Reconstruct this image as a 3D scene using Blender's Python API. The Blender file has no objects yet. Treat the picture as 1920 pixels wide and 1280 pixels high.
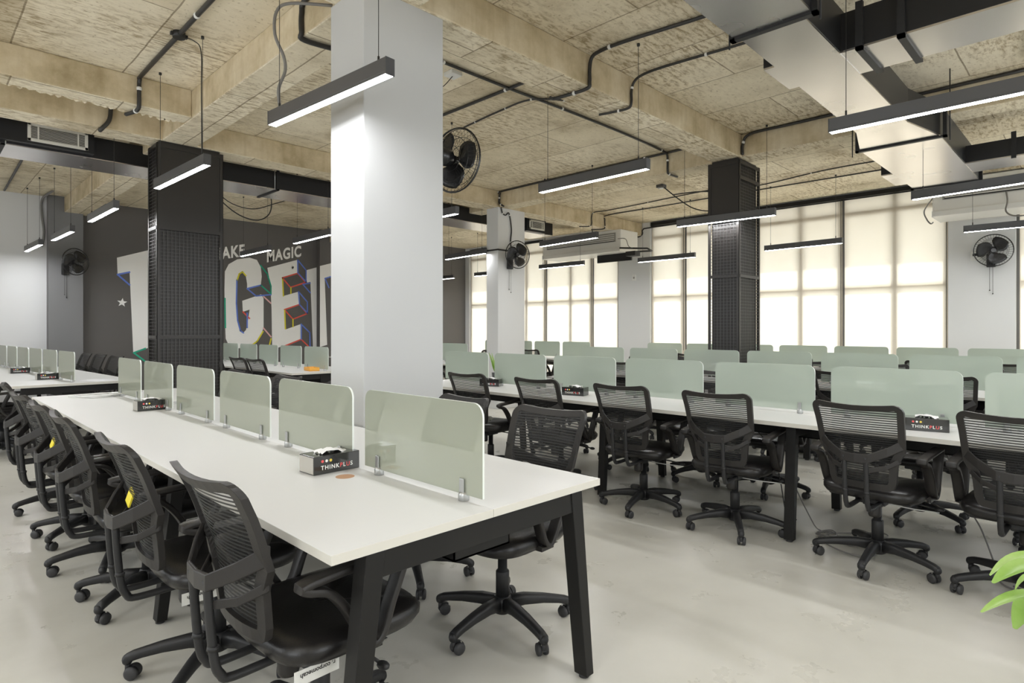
import bpy, math, random
from mathutils import Vector, Matrix, Quaternion
random.seed(7)
C = bpy.context.scene.collection
PI = math.pi
R = math.radians
CEIL = 3.63      # slab underside
BEAM = 3.36      # beam underside

# ------------------------------------------------------------------ materials
def newmat(name):
    m = bpy.data.materials.new(name); m.use_nodes = True
    nt = m.node_tree
    return m, nt, nt.nodes['Principled BSDF'], nt.nodes['Material Output']

def pm(name, col, rough=.5, metal=0., spec=.5, noise=0., nscale=8., coat=0., bump=0., bscale=60.):
    m, nt, b, out = newmat(name)
    b.inputs['Base Color'].default_value = (*col, 1)
    b.inputs['Roughness'].default_value = rough
    b.inputs['Metallic'].default_value = metal
    b.inputs['Specular IOR Level'].default_value = spec
    b.inputs['Coat Weight'].default_value = coat
    tc = nt.nodes.new('ShaderNodeTexCoord')
    if noise:
        n = nt.nodes.new('ShaderNodeTexNoise'); n.inputs['Scale'].default_value = nscale; n.inputs['Detail'].default_value = 5
        nt.links.new(tc.outputs['Object'], n.inputs['Vector'])
        mx = nt.nodes.new('ShaderNodeMix'); mx.data_type = 'RGBA'
        mx.inputs['A'].default_value = (*[c*(1-noise) for c in col], 1)
        mx.inputs['B'].default_value = (*[min(1, c*(1+noise)) for c in col], 1)
        nt.links.new(n.outputs['Fac'], mx.inputs['Factor'])
        nt.links.new(mx.outputs['Result'], b.inputs['Base Color'])
    if bump:
        n2 = nt.nodes.new('ShaderNodeTexNoise'); n2.inputs['Scale'].default_value = bscale; n2.inputs['Detail'].default_value = 4
        nt.links.new(tc.outputs['Object'], n2.inputs['Vector'])
        bp = nt.nodes.new('ShaderNodeBump'); bp.inputs['Strength'].default_value = bump; bp.inputs['Distance'].default_value = .01
        nt.links.new(n2.outputs['Fac'], bp.inputs['Height']); nt.links.new(bp.outputs['Normal'], b.inputs['Normal'])
    return m

def emis(name, col, strength):
    m = bpy.data.materials.new(name); m.use_nodes = True
    nt = m.node_tree; nt.nodes.clear()
    e = nt.nodes.new('ShaderNodeEmission'); e.inputs['Color'].default_value = (*col, 1); e.inputs['Strength'].default_value = strength
    o = nt.nodes.new('ShaderNodeOutputMaterial'); nt.links.new(e.outputs[0], o.inputs['Surface'])
    m.cycles.emission_sampling = 'FRONT'
    return m

def ramp(nt, stops):
    r = nt.nodes.new('ShaderNodeValToRGB')
    el = r.color_ramp.elements
    el[0].position, el[0].color = stops[0][0], (*stops[0][1], 1)
    el[1].position, el[1].color = stops[-1][0], (*stops[-1][1], 1)
    for p, c in stops[1:-1]:
        e = el.new(p); e.color = (*c, 1)
    return r

def mixc(nt, a, b, fac, mode='MIX'):
    mx = nt.nodes.new('ShaderNodeMix'); mx.data_type = 'RGBA'; mx.blend_type = mode
    for sock, v in (('A', a), ('B', b), ('Factor', fac)):
        if hasattr(v, 'is_linked') or hasattr(v, 'links'): nt.links.new(v, mx.inputs[sock])
        elif sock == 'Factor': mx.inputs[sock].default_value = v
        else: mx.inputs[sock].default_value = (*v, 1)
    return mx.outputs['Result']

def slab_concrete():
    """board-formed slab: ply sheet joints, per-sheet tint, mould streaks"""
    m, nt, b, out = newmat('slab_concrete'); b.inputs['Roughness'].default_value = .9; b.inputs['Specular IOR Level'].default_value = .2
    tc = nt.nodes.new('ShaderNodeTexCoord')
    mp = nt.nodes.new('ShaderNodeMapping'); mp.inputs['Rotation'].default_value = (0, 0, R(90)); mp.inputs['Location'].default_value = (.31, .17, 0)
    nt.links.new(tc.outputs['Object'], mp.inputs['Vector'])
    nd = nt.nodes.new('ShaderNodeTexNoise'); nd.inputs['Scale'].default_value = 3; nd.inputs['Detail'].default_value = 3
    nt.links.new(mp.outputs[0], nd.inputs['Vector'])
    wob = nt.nodes.new('ShaderNodeVectorMath'); wob.operation = 'MULTIPLY_ADD'; wob.inputs[1].default_value = (.02, .02, .02)
    nt.links.new(nd.outputs['Color'], wob.inputs[0]); nt.links.new(mp.outputs[0], wob.inputs[2])
    br = nt.nodes.new('ShaderNodeTexBrick'); br.inputs['Scale'].default_value = 1; br.inputs['Brick Width'].default_value = 1.5
    br.inputs['Row Height'].default_value = .78; br.inputs['Mortar Size'].default_value = .007; br.inputs['Mortar Smooth'].default_value = .3; br.offset = .4
    br.inputs['Color1'].default_value = (.90, .835, .69, 1); br.inputs['Color2'].default_value = (.72, .645, .495, 1); br.inputs['Mortar'].default_value = (.40, .34, .25, 1)
    nt.links.new(wob.outputs[0], br.inputs['Vector'])
    n1 = nt.nodes.new('ShaderNodeTexNoise'); n1.inputs['Scale'].default_value = 1.3; n1.inputs['Detail'].default_value = 8; n1.inputs['Roughness'].default_value = .65
    nt.links.new(tc.outputs['Object'], n1.inputs['Vector'])
    r1 = ramp(nt, [(.26, (.54, .48, .385)), (.45, (.93, .91, .87)), (.7, (1.08, 1.07, 1.05))])
    nt.links.new(n1.outputs['Fac'], r1.inputs['Fac'])
    c1 = mixc(nt, br.outputs['Color'], r1.outputs['Color'], 1., 'MULTIPLY')
    # streaky dark mould marks
    mp2 = nt.nodes.new('ShaderNodeMapping'); mp2.inputs['Scale'].default_value = (5, 16, 5)
    nt.links.new(tc.outputs['Object'], mp2.inputs['Vector'])
    n2 = nt.nodes.new('ShaderNodeTexNoise'); n2.inputs['Scale'].default_value = 1.6; n2.inputs['Detail'].default_value = 6; n2.inputs['Roughness'].default_value = .7
    nt.links.new(mp2.outputs[0], n2.inputs['Vector'])
    r2 = ramp(nt, [(.47, (1, 1, 1)), (.6, (.60, .54, .45)), (.75, (.32, .28, .22))])
    nt.links.new(n2.outputs['Fac'], r2.inputs['Fac'])
    n3 = nt.nodes.new('ShaderNodeTexNoise'); n3.inputs['Scale'].default_value = .8; n3.inputs['Detail'].default_value = 2
    nt.links.new(tc.outputs['Object'], n3.inputs['Vector'])
    r3 = ramp(nt, [(.38, (.1, .1, .1)), (.58, (1, 1, 1))]); nt.links.new(n3.outputs['Fac'], r3.inputs['Fac'])
    stain = mixc(nt, (1, 1, 1), r2.outputs['Color'], r3.outputs['Color'])
    c2 = mixc(nt, c1, stain, 1., 'MULTIPLY')
    # fine pits
    n4 = nt.nodes.new('ShaderNodeTexNoise'); n4.inputs['Scale'].default_value = 30; n4.inputs['Detail'].default_value = 3
    nt.links.new(tc.outputs['Object'], n4.inputs['Vector'])
    r4 = ramp(nt, [(.3, (.6, .55, .47)), (.4, (1, 1, 1))]); nt.links.new(n4.outputs['Fac'], r4.inputs['Fac'])
    c3 = mixc(nt, c2, r4.outputs['Color'], .7, 'MULTIPLY')
    nt.links.new(c3, b.inputs['Base Color'])
    bp = nt.nodes.new('ShaderNodeBump'); bp.inputs['Strength'].default_value = .35; bp.inputs['Distance'].default_value = .02
    nt.links.new(n2.outputs['Fac'], bp.inputs['Height']); nt.links.new(bp.outputs['Normal'], b.inputs['Normal'])
    return m

def beam_concrete():
    m, nt, b, out = newmat('beam_concrete'); b.inputs['Roughness'].default_value = .9; b.inputs['Specular IOR Level'].default_value = .2
    tc = nt.nodes.new('ShaderNodeTexCoord')
    n1 = nt.nodes.new('ShaderNodeTexNoise'); n1.inputs['Scale'].default_value = 2.2; n1.inputs['Detail'].default_value = 8; n1.inputs['Roughness'].default_value = .65
    nt.links.new(tc.outputs['Object'], n1.inputs['Vector'])
    r1 = ramp(nt, [(.3, (.40, .325, .20)), (.5, (.60, .505, .345)), (.7, (.74, .655, .495))]); nt.links.new(n1.outputs['Fac'], r1.inputs['Fac'])
    mp = nt.nodes.new('ShaderNodeMapping'); mp.inputs['Scale'].default_value = (14, 14, 1.2); nt.links.new(tc.outputs['Object'], mp.inputs['Vector'])
    n2 = nt.nodes.new('ShaderNodeTexNoise'); n2.inputs['Scale'].default_value = 1; n2.inputs['Detail'].default_value = 4; nt.links.new(mp.outputs[0], n2.inputs['Vector'])
    r2 = ramp(nt, [(.45, (1, 1, 1)), (.7, (.66, .6, .5))]); nt.links.new(n2.outputs['Fac'], r2.inputs['Fac'])
    nt.links.new(mixc(nt, r1.outputs['Color'], r2.outputs['Color'], .35, 'MULTIPLY'), b.inputs['Base Color'])
    bp = nt.nodes.new('ShaderNodeBump'); bp.inputs['Strength'].default_value = .3; bp.inputs['Distance'].default_value = .02
    nt.links.new(n1.outputs['Fac'], bp.inputs['Height']); nt.links.new(bp.outputs['Normal'], b.inputs['Normal'])
    return m

def floor_concrete():
    m, nt, b, out = newmat('polished_concrete'); b.inputs['Specular IOR Level'].default_value = .5
    tc = nt.nodes.new('ShaderNodeTexCoord')
    n1 = nt.nodes.new('ShaderNodeTexNoise'); n1.inputs['Scale'].default_value = 1.1; n1.inputs['Detail'].default_value = 9; n1.inputs['Roughness'].default_value = .6
    nt.links.new(tc.outputs['Object'], n1.inputs['Vector'])
    r1 = ramp(nt, [(.25, (.50, .485, .43)), (.5, (.585, .57, .515)), (.75, (.64, .625, .57))]); nt.links.new(n1.outputs['Fac'], r1.inputs['Fac'])
    n2 = nt.nodes.new('ShaderNodeTexNoise'); n2.inputs['Scale'].default_value = 3.2; n2.inputs['Detail'].default_value = 10; n2.inputs['Roughness'].default_value = .62; n2.inputs['Distortion'].default_value = 0
    nt.links.new(tc.outputs['Object'], n2.inputs['Vector'])
    r2 = ramp(nt, [(.2, (.90, .89, .86)), (.5, (1, 1, 1)), (.8, (1.06, 1.06, 1.06))]); nt.links.new(n2.outputs['Fac'], r2.inputs['Fac'])
    nt.links.new(mixc(nt, r1.outputs['Color'], r2.outputs['Color'], .45, 'MULTIPLY'), b.inputs['Base Color'])
    r3 = ramp(nt, [(.2, (.22, .22, .22)), (.8, (.40, .40, .40))]); nt.links.new(n2.outputs['Fac'], r3.inputs['Fac'])
    nt.links.new(r3.outputs['Color'], b.inputs['Roughness'])
    return m

def frosted(name, col):
    m, nt, b, out = newmat(name)
    b.inputs['Base Color'].default_value = (*col, 1); b.inputs['Roughness'].default_value = .45
    b.inputs['Specular IOR Level'].default_value = .3
    b.inputs['Coat Weight'].default_value = 1; b.inputs['Coat Roughness'].default_value = .02; b.inputs['Coat IOR'].default_value = 2.2
    tr = nt.nodes.new('ShaderNodeBsdfTranslucent'); tr.inputs['Color'].default_value = (*col, 1)
    tp = nt.nodes.new('ShaderNodeBsdfTransparent'); tp.inputs['Color'].default_value = (.78, .84, .76, 1)
    m1 = nt.nodes.new('ShaderNodeMixShader'); m1.inputs[0].default_value = .3
    nt.links.new(b.outputs[0], m1.inputs[1]); nt.links.new(tr.outputs[0], m1.inputs[2])
    m2 = nt.nodes.new('ShaderNodeMixShader'); m2.inputs[0].default_value = .14
    nt.links.new(m1.outputs[0], m2.inputs[1]); nt.links.new(tp.outputs[0], m2.inputs[2])
    nt.links.new(m2.outputs[0], out.inputs['Surface'])
    return m

def clear_glass():
    m = bpy.data.materials.new('window_glass'); m.use_nodes = True
    nt = m.node_tree; nt.nodes.clear()
    tp = nt.nodes.new('ShaderNodeBsdfTransparent'); tp.inputs['Color'].default_value = (.93, .95, .94, 1)
    gl = nt.nodes.new('ShaderNodeBsdfGlossy'); gl.inputs['Roughness'].default_value = .02
    fr = nt.nodes.new('ShaderNodeFresnel'); fr.inputs['IOR'].default_value = 1.3
    mx = nt.nodes.new('ShaderNodeMixShader'); o = nt.nodes.new('ShaderNodeOutputMaterial')
    nt.links.new(fr.outputs[0], mx.inputs[0]); nt.links.new(tp.outputs[0], mx.inputs[1]); nt.links.new(gl.outputs[0], mx.inputs[2])
    nt.links.new(mx.outputs[0], o.inputs['Surface'])
    return m

def blind_fabric():
    m, nt, b, out = newmat('blind_fabric')
    tc = nt.nodes.new('ShaderNodeTexCoord')
    n = nt.nodes.new('ShaderNodeTexNoise'); n.inputs['Scale'].default_value = 2; nt.links.new(tc.outputs['Object'], n.inputs['Vector'])
    r = ramp(nt, [(.3, (.88, .785, .65)), (.7, (.90, .805, .675))]); nt.links.new(n.outputs['Fac'], r.inputs['Fac'])
    b.inputs['Roughness'].default_value = .9; b.inputs['Specular IOR Level'].default_value = .1
    nt.links.new(r.outputs['Color'], b.inputs['Base Color'])
    tr = nt.nodes.new('ShaderNodeBsdfTranslucent'); nt.links.new(r.outputs['Color'], tr.inputs['Color'])
    mx = nt.nodes.new('ShaderNodeMixShader'); mx.inputs[0].default_value = .42
    nt.links.new(b.outputs[0], mx.inputs[1]); nt.links.new(tr.outputs[0], mx.inputs[2]); nt.links.new(mx.outputs[0], out.inputs['Surface'])
    return m

def chair_mesh_mat():
    """black net: see-through rows"""
    m, nt, b, out = newmat('chair_net')
    b.inputs['Base Color'].default_value = (.014, .014, .014, 1); b.inputs['Roughness'].default_value = .6
    tc = nt.nodes.new('ShaderNodeTexCoord')
    sp = nt.nodes.new('ShaderNodeSeparateXYZ'); nt.links.new(tc.outputs['Object'], sp.inputs[0])
    mu = nt.nodes.new('ShaderNodeMath'); mu.operation = 'MULTIPLY'; mu.inputs[1].default_value = 2*PI/.0125
    nt.links.new(sp.outputs['Z'], mu.inputs[0])
    si = nt.nodes.new('ShaderNodeMath'); si.operation = 'SINE'; nt.links.new(mu.outputs[0], si.inputs[0])
    mr = nt.nodes.new('ShaderNodeMapRange'); mr.inputs['From Min'].default_value = -.2; mr.inputs['From Max'].default_value = .4
    mr.inputs['To Min'].default_value = .42; mr.inputs['To Max'].default_value = .97
    nt.links.new(si.outputs[0], mr.inputs['Value'])
    tp = nt.nodes.new('ShaderNodeBsdfTransparent')
    mx = nt.nodes.new('ShaderNodeMixShader'); nt.links.new(mr.outputs[0], mx.inputs[0])
    nt.links.new(tp.outputs[0], mx.inputs[1]); nt.links.new(b.outputs[0], mx.inputs[2]); nt.links.new(mx.outputs[0], out.inputs['Surface'])
    return m

def leaf_mat():
    m, nt, b, out = newmat('leaf_green')
    tc = nt.nodes.new('ShaderNodeTexCoord')
    n = nt.nodes.new('ShaderNodeTexNoise'); n.inputs['Scale'].default_value = 9; n.inputs['Detail'].default_value = 4; nt.links.new(tc.outputs['Object'], n.inputs['Vector'])
    r = ramp(nt, [(.3, (.22, .40, .06)), (.6, (.38, .55, .17)), (.8, (.52, .64, .34))]); nt.links.new(n.outputs['Fac'], r.inputs['Fac'])
    nt.links.new(r.outputs['Color'], b.inputs['Base Color']); b.inputs['Roughness'].default_value = .3
    tr = nt.nodes.new('ShaderNodeBsdfTranslucent'); nt.links.new(r.outputs['Color'], tr.inputs['Color'])
    mx = nt.nodes.new('ShaderNodeMixShader'); mx.inputs[0].default_value = .3
    nt.links.new(b.outputs[0], mx.inputs[1]); nt.links.new(tr.outputs[0], mx.inputs[2]); nt.links.new(mx.outputs[0], out.inputs['Surface'])
    return m

def duct_metal():
    m, nt, b, out = newmat('duct_foil')
    b.inputs['Metallic'].default_value = 1; b.inputs['Base Color'].default_value = (.64, .61, .59, 1)
    tc = nt.nodes.new('ShaderNodeTexCoord')
    n = nt.nodes.new('ShaderNodeTexNoise'); n.inputs['Scale'].default_value = 2.2; n.inputs['Detail'].default_value = 3; nt.links.new(tc.outputs['Object'], n.inputs['Vector'])
    r = ramp(nt, [(.2, (.20, .20, .20)), (.8, (.30, .30, .30))]); nt.links.new(n.outputs['Fac'], r.inputs['Fac']); nt.links.new(r.outputs['Color'], b.inputs['Roughness'])
    n2 = nt.nodes.new('ShaderNodeTexNoise'); n2.inputs['Scale'].default_value = 2.2; n2.inputs['Detail'].default_value = 0; nt.links.new(tc.outputs['Object'], n2.inputs['Vector'])
    bp = nt.nodes.new('ShaderNodeBump'); bp.inputs['Strength'].default_value = .03; bp.inputs['Distance'].default_value = .05
    nt.links.new(n2.outputs['Fac'], bp.inputs['Height']); nt.links.new(bp.outputs['Normal'], b.inputs['Normal'])
    return m

M = dict(
    slab=slab_concrete(), beam=beam_concrete(), floor=floor_concrete(),
    white=pm('white_paint', (.68, .685, .69), .6, noise=.03, nscale=1.5, spec=.3),
    pillar=pm('pillar_paint', (.54, .545, .55), .45, noise=.02, nscale=2, spec=.4),
    darkwall=pm('charcoal_paint', (.135, .128, .124), .7, noise=.06, nscale=1.2, spec=.25),
    darkpier=pm('slate_paint', (.20, .20, .205), .7, noise=.05, nscale=1.2, spec=.25),
    desk=pm('desk_laminate', (.65, .65, .64), .38, noise=.012, nscale=3, spec=.4),
    edge=pm('desk_edge', (.62, .60, .545), .5),
    steel=pm('black_powder_steel', (.012, .0115, .011), .45, spec=.25, noise=.1),
    cage=pm('cage_steel', (.022, .019, .017), .38, spec=.5, noise=.08),
    wire=pm('cage_wire', (.045, .043, .042), .35, spec=.6),
    plastic=pm('chair_plastic', (.021, .019, .018), .42, spec=.4, noise=.08, bump=.05, bscale=300),
    leather=pm('seat_leather', (.009, .008, .008), .33, spec=.45, noise=.15, bump=.08, bscale=180),
    net=chair_mesh_mat(),
    base=pm('nylon_base', (.018, .018, .019), .45, spec=.4, bump=.04, bscale=400),
    rubber=pm('caster_rubber', (.035, .035, .037), .55),
    chrome=pm('brushed_metal', (.55, .56, .56), .28, metal=1),
    clampm=pm('clamp_silver', (.50, .51, .51), .32, metal=.85),
    rod=pm('pale_rod', (.6, .6, .58), .4),
    glassA=frosted('frosted_glass', (.50, .52, .435)),
    glassB=frosted('frosted_glass_cool', (.60, .665, .60)),
    gedge=pm('polished_glass_edge', (.74, .78, .74), .25),
    pane=clear_glass(), blind=blind_fabric(),
    frame=pm('window_frame_grey', (.12, .12, .12), .5),
    housing=pm('lamp_housing', (.10, .10, .105), .35, metal=.3),
    lamp=emis('lamp_diffuser', (.98, .99, 1.), 62.),
    cablek=pm('black_cable', (.022, .021, .02), .5),
    cableg=pm('grey_cable', (.22, .21, .2), .5),
    cablew=pm('white_cable', (.7, .7, .69), .5),
    conduit=pm('black_conduit', (.03, .028, .026), .4),
    clip=pm('white_clip', (.75, .75, .73), .5),
    insul=pm('black_insulation', (.012, .012, .013), .42, spec=.4, noise=.15, nscale=3),
    foil=duct_metal(),
    flange=pm('flange_steel', (.02, .02, .021), .5, spec=.3),
    grille=pm('grille_white', (.70, .68, .62), .5),
    dark=pm('dark_void', (.008, .008, .008), .8),
    acw=pm('unit_white', (.72, .71, .68), .4),
    acg=pm('unit_grey', (.30, .29, .27), .5),
    fan=pm('fan_black', (.016, .016, .017), .25, spec=.6),
    boxk=pm('carton_black', (.02, .02, .02), .16, spec=.6, coat=.6),
    boxs=pm('film_silver', (.55, .53, .48), .2, metal=.6),
    tissue=pm('tissue_white', (.8, .8, .8), .6),
    paper=pm('paper_white', (.78, .78, .80), .8),
    tagw=pm('strap_white', (.75, .75, .72), .6),
    ink=pm('ink_black', (.02, .02, .02), .6),
    yellow=pm('tag_yellow', (.80, .66, .03), .6),
    orange=pm('organiser_orange', (.85, .42, .06), .5),
    wood=pm('grommet_brown', (.42, .24, .13), .6, noise=.15, nscale=40),
    leaf=leaf_mat(), stem=pm('stem_green', (.18, .33, .06), .5),
    pot=pm('pot_white', (.7, .7, .68), .4), soil=pm('soil', (.05, .035, .025), .9),
    p_white=pm('mural_white', (.93, .925, .91), .7, spec=.2), p_blue=pm('mural_blue', (.16, .25, .72), .7, spec=.2),
    p_red=pm('mural_red', (.80, .13, .10), .7, spec=.2), p_yel=pm('mural_yellow', (.78, .70, .06), .7, spec=.2),
    p_grn=pm('mural_green', (.04, .42, .27), .7, spec=.2), p_pink=pm('mural_pink', (.82, .50, .50), .7, spec=.2),
    t_red=pm('print_red', (.85, .12, .12), .5), t_white=pm('print_white', (.85, .85, .82), .5), t_yel=pm('print_yellow', (.85, .65, .1), .5),
    outside=pm('outside_concrete', (.45, .43, .4), .9),
    rust=pm('rust', (.3, .12, .04), .9),
)

# ------------------------------------------------------------------ mesh builder
class MB:
    def __init__(s): s.v = []; s.f = []; s.sm = []; s.mi = []; s.cur = 0
    def add(s, vs, fs, smooth=False, xf=None):
        o = len(s.v)
        s.v += [tuple(xf @ Vector(p)) if xf else tuple(p) for p in vs]
        for f in fs: s.f.append(tuple(i+o for i in f)); s.sm.append(smooth); s.mi.append(s.cur)
        return s
    def box(s, a, b, xf=None):
        x0, y0, z0 = a; x1, y1, z1 = b
        vs = [(x0,y0,z0),(x1,y0,z0),(x1,y1,z0),(x0,y1,z0),(x0,y0,z1),(x1,y0,z1),(x1,y1,z1),(x0,y1,z1)]
        return s.add(vs, [(0,3,2,1),(4,5,6,7),(0,1,5,4),(1,2,6,5),(2,3,7,6),(3,0,4,7)], xf=xf)
    def loft(s, rings, smooth=True, cap=True, closed=False, xf=None):
        n = len(rings[0]); vs = [p for r in rings for p in r]; fs = []
        m = len(rings)
        for i in range(m if closed else m-1):
            a = i*n; b = ((i+1) % m)*n
            for j in range(n): k = (j+1) % n; fs.append((a+j, a+k, b+k, b+j))
        s.add(vs, fs, smooth, xf)
        if cap and not closed:
            o = len(s.v)-len(vs)
            s.f.append(tuple(o+j for j in reversed(range(n)))); s.sm.append(False); s.mi.append(s.cur)
            s.f.append(tuple(o+(m-1)*n+j for j in range(n))); s.sm.append(False); s.mi.append(s.cur)
        return s
    def cyl(s, p0, p1, r, n=12, r1=None, smooth=True, xf=None):
        return s.tube([p0, p1], r, n, radii=[r, r if r1 is None else r1], smooth=smooth, xf=xf)
    def tube(s, pts, r, n=8, radii=None, sect=None, closed=False, smooth=True, up=None, xf=None):
        """sweep a circle (or list of (u,v) section points) along pts"""
        P = [Vector(p) for p in pts]; m = len(P); rings = []
        T = []
        for i in range(m):
            if closed: t = P[(i+1) % m]-P[i-1]
            else: t = P[min(i+1, m-1)]-P[max(i-1, 0)]
            T.append(t.normalized())
        u = Vector(up) if up else (Vector((0,0,1)) if abs(T[0].z) < .9 else Vector((1,0,0)))
        for i in range(m):
            if i and not up: u = T[i-1].rotation_difference(T[i]) @ u
            a = (u-T[i]*u.dot(T[i])).normalized(); b = T[i].cross(a); u = u if up else a
            rr = radii[i] if radii else r
            if sect: rings.append([tuple(P[i]+a*(q[0]*rr)+b*(q[1]*rr)) for q in sect])
            else: rings.append([tuple(P[i]+(a*math.cos(2*PI*k/n)+b*math.sin(2*PI*k/n))*rr) for k in range(n)])
        return s.loft(rings, smooth, True, closed, xf)
    def lathe(s, prof, n=24, c=(0,0,0), axis='Z', smooth=True, xf=None):
        rings = []
        for r, z in prof:
            ring = []
            for k in range(n):
                a = 2*PI*k/n
                p = (r*math.cos(a), r*math.sin(a), z)
                if axis == 'X': p = (p[2], p[0], p[1])
                if axis == 'Y': p = (p[1], p[2], p[0])
                ring.append((c[0]+p[0], c[1]+p[1], c[2]+p[2]))
            rings.append(ring)
        return s.loft(rings, smooth, True, False, xf)
    def ball(s, c, r, n=12, m=8, sc=(1,1,1), xf=None):
        prof = [(max(1e-4, math.sin(PI*i/m))*r, -math.cos(PI*i/m)*r) for i in range(m+1)]
        rings = [[(c[0]+q*math.cos(2*PI*k/n)*sc[0], c[1]+q*math.sin(2*PI*k/n)*sc[1], c[2]+z*sc[2]) for k in range(n)] for q, z in prof]
        return s.loft(rings, True, True, False, xf)
    def grid(s, P, smooth=True, xf=None):
        n = len(P[0]); vs = [p for r in P for p in r]
        return s.add(vs, [(i*n+j, i*n+j+1, (i+1)*n+j+1, (i+1)*n+j) for i in range(len(P)-1) for j in range(n-1)], smooth, xf)
    def prism(s, poly, d, xf=None):
        """poly: 3d points of a planar outline, d: extrusion vector"""
        n = len(poly); vs = list(poly)+[tuple(p[i]+d[i] for i in range(3)) for p in poly]
        fs = [tuple(range(n)), tuple(reversed(range(n, 2*n)))]+[(j, (j+1) % n, n+(j+1) % n, n+j) for j in range(n)]
        return s.add(vs, fs, xf=xf)
    def build(s, name, mat, parent=None, bevel=0, seg=2, solid=0):
        me = bpy.data.meshes.new(name); me.from_pydata(s.v, [], s.f)
        for p, q, k in zip(me.polygons, s.sm, s.mi): p.use_smooth = q; p.material_index = k
        for x in (mat if isinstance(mat, (list, tuple)) else [mat]): me.materials.append(x)
        me.update()
        o = bpy.data.objects.new(name, me); C.objects.link(o)
        if parent: o.parent = parent
        if solid:
            md = o.modifiers.new('solid', 'SOLIDIFY'); md.thickness = solid; md.offset = 0
        if bevel:
            md = o.modifiers.new('bevel', 'BEVEL'); md.width = bevel; md.segments = seg; md.limit_method = 'ANGLE'
        return o

def tag(o, label=None, cat=None, group=None, kind=None):
    if label: o['label'] = label
    if cat: o['category'] = cat
    if group: o['group'] = group
    if kind: o['kind'] = kind
    return o
def thing(name, label, cat, loc=(0,0,0), rz=0, group=None):
    o = bpy.data.objects.new(name, None); C.objects.link(o); o.empty_display_size = .1
    o.location = loc; o.rotation_euler = (0, 0, rz)
    return tag(o, label, cat, group)
def struct(mb, name, mat, label, cat, bevel=0):
    return tag(mb.build(name, mat, bevel=bevel), label, cat, kind='structure')
def kids(o): return KID.get(o.name, [])
KID = {}
def index_children(root):
    KID[root.name] = [c for c in C.objects if c.parent == root]
    for c in KID[root.name]: KID[c.name] = [d for d in C.objects if d.parent == c]
def dup(root, loc, rz, label, group=None):
    """copy a thing, its parts and their sub-parts"""
    r = root.copy(); C.objects.link(r); r.location = loc; r.rotation_euler = (0, 0, rz); tag(r, label, None, group)
    for ch in KID[root.name]:
        c = ch.copy(); C.objects.link(c); c.parent = r
        for g in KID.get(ch.name, []):
            d = g.copy(); C.objects.link(d); d.parent = c
    return r
def children_of(r): return [c for c in C.objects if c.parent == r]
def smooth_path(pts, k=6, closed=False):
    P = [Vector(p) for p in pts]; n = len(P); out = []
    rng = range(n if closed else n-1)
    for i in rng:
        if closed: a, b, c, d = P[i-1], P[i], P[(i+1) % n], P[(i+2) % n]
        else: a, b, c, d = P[max(i-1, 0)], P[i], P[i+1], P[min(i+2, n-1)]
        for j in range(k):
            t = j/k
            out.append(.5*((2*b)+(c-a)*t+(2*a-5*b+4*c-d)*t*t+(3*b-a-3*c+d)*t**3))
    if not closed: out.append(P[-1])
    return out
def interp(x, xs, ys):
    if x <= xs[0]: return ys[0]
    for i in range(len(xs)-1):
        if x <= xs[i+1]: return ys[i]+(ys[i+1]-ys[i])*(x-xs[i])/(xs[i+1]-xs[i])
    return ys[-1]
def rect(w, h): return [(-h/2, -w/2), (h/2, -w/2), (h/2, w/2), (-h/2, w/2)]
def rrect(w, h, r=.3, n=3):
    r = min(w, h)*r; out = []
    for cx, cy, a0 in ((h/2-r, w/2-r, 0), (-h/2+r, w/2-r, 90), (-h/2+r, -w/2+r, 180), (h/2-r, -w/2+r, 270)):
        for i in range(n+1):
            a = R(a0+90*i/n); out.append((cx+r*math.cos(a), cy+r*math.sin(a)))
    return out
def text_mesh(name, body, size, mats, matrix, parent, marks=None, space=1., bold=0., align='LEFT'):
    cu = bpy.data.curves.new(name, 'FONT'); cu.body = body; cu.size = size; cu.space_character = space; cu.offset = bold; cu.align_x = align
    cu.extrude = 0
    for m in mats: cu.materials.append(m)
    for i, k in (marks or {}).items(): cu.body_format[i].material_index = k
    tmp = bpy.data.objects.new(name+'_src', cu); C.objects.link(tmp)
    dg = bpy.context.evaluated_depsgraph_get(); dg.update()
    me = bpy.data.meshes.new_from_object(tmp.evaluated_get(dg)); me.name = name
    me.transform(matrix)
    bpy.data.objects.remove(tmp); bpy.data.curves.remove(cu)
    o = bpy.data.objects.new(name, me); C.objects.link(o)
    if parent: o.parent = parent
    return o

ORD = ['nearest', 'second', 'third', 'fourth', 'fifth', 'sixth', 'seventh', 'eighth', 'ninth']

# ------------------------------------------------------------------ setting
XW = 11.3     # window wall
YM = 13.1     # mural wall
struct(MB().box((-3.3, -3.7, -.12), (XW+.4, YM+.3, 0)), 'floor', M['floor'], 'polished grey concrete floor under the desks', 'floor')
struct(MB().box((-3.3, -3.7, CEIL), (XW+.4, YM+.3, CEIL+.25)), 'ceiling', M['slab'], 'bare board-marked concrete ceiling slab', 'ceiling')
struct(MB().box((1.73, YM, 0), (XW+.4, YM+.3, CEIL)), 'wall_far_left', M['darkwall'], 'charcoal wall carrying the lettered mural', 'wall')
struct(MB().box((-3.3, YM, 0), (1.73, YM+.3, CEIL)), 'wall_left_end', M['white'], 'white wall at the far left end', 'wall')
struct(MB().box((-3.6, -3.7, 0), (-3.3, YM+.3, CEIL)), 'wall_near_left', M['white'], 'white wall behind the camera on the left', 'wall')
struct(MB().box((-3.3, -4.0, 0), (XW+.4, -3.7, CEIL)), 'wall_near_right', M['white'], 'white wall behind the camera on the right', 'wall')
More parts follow.
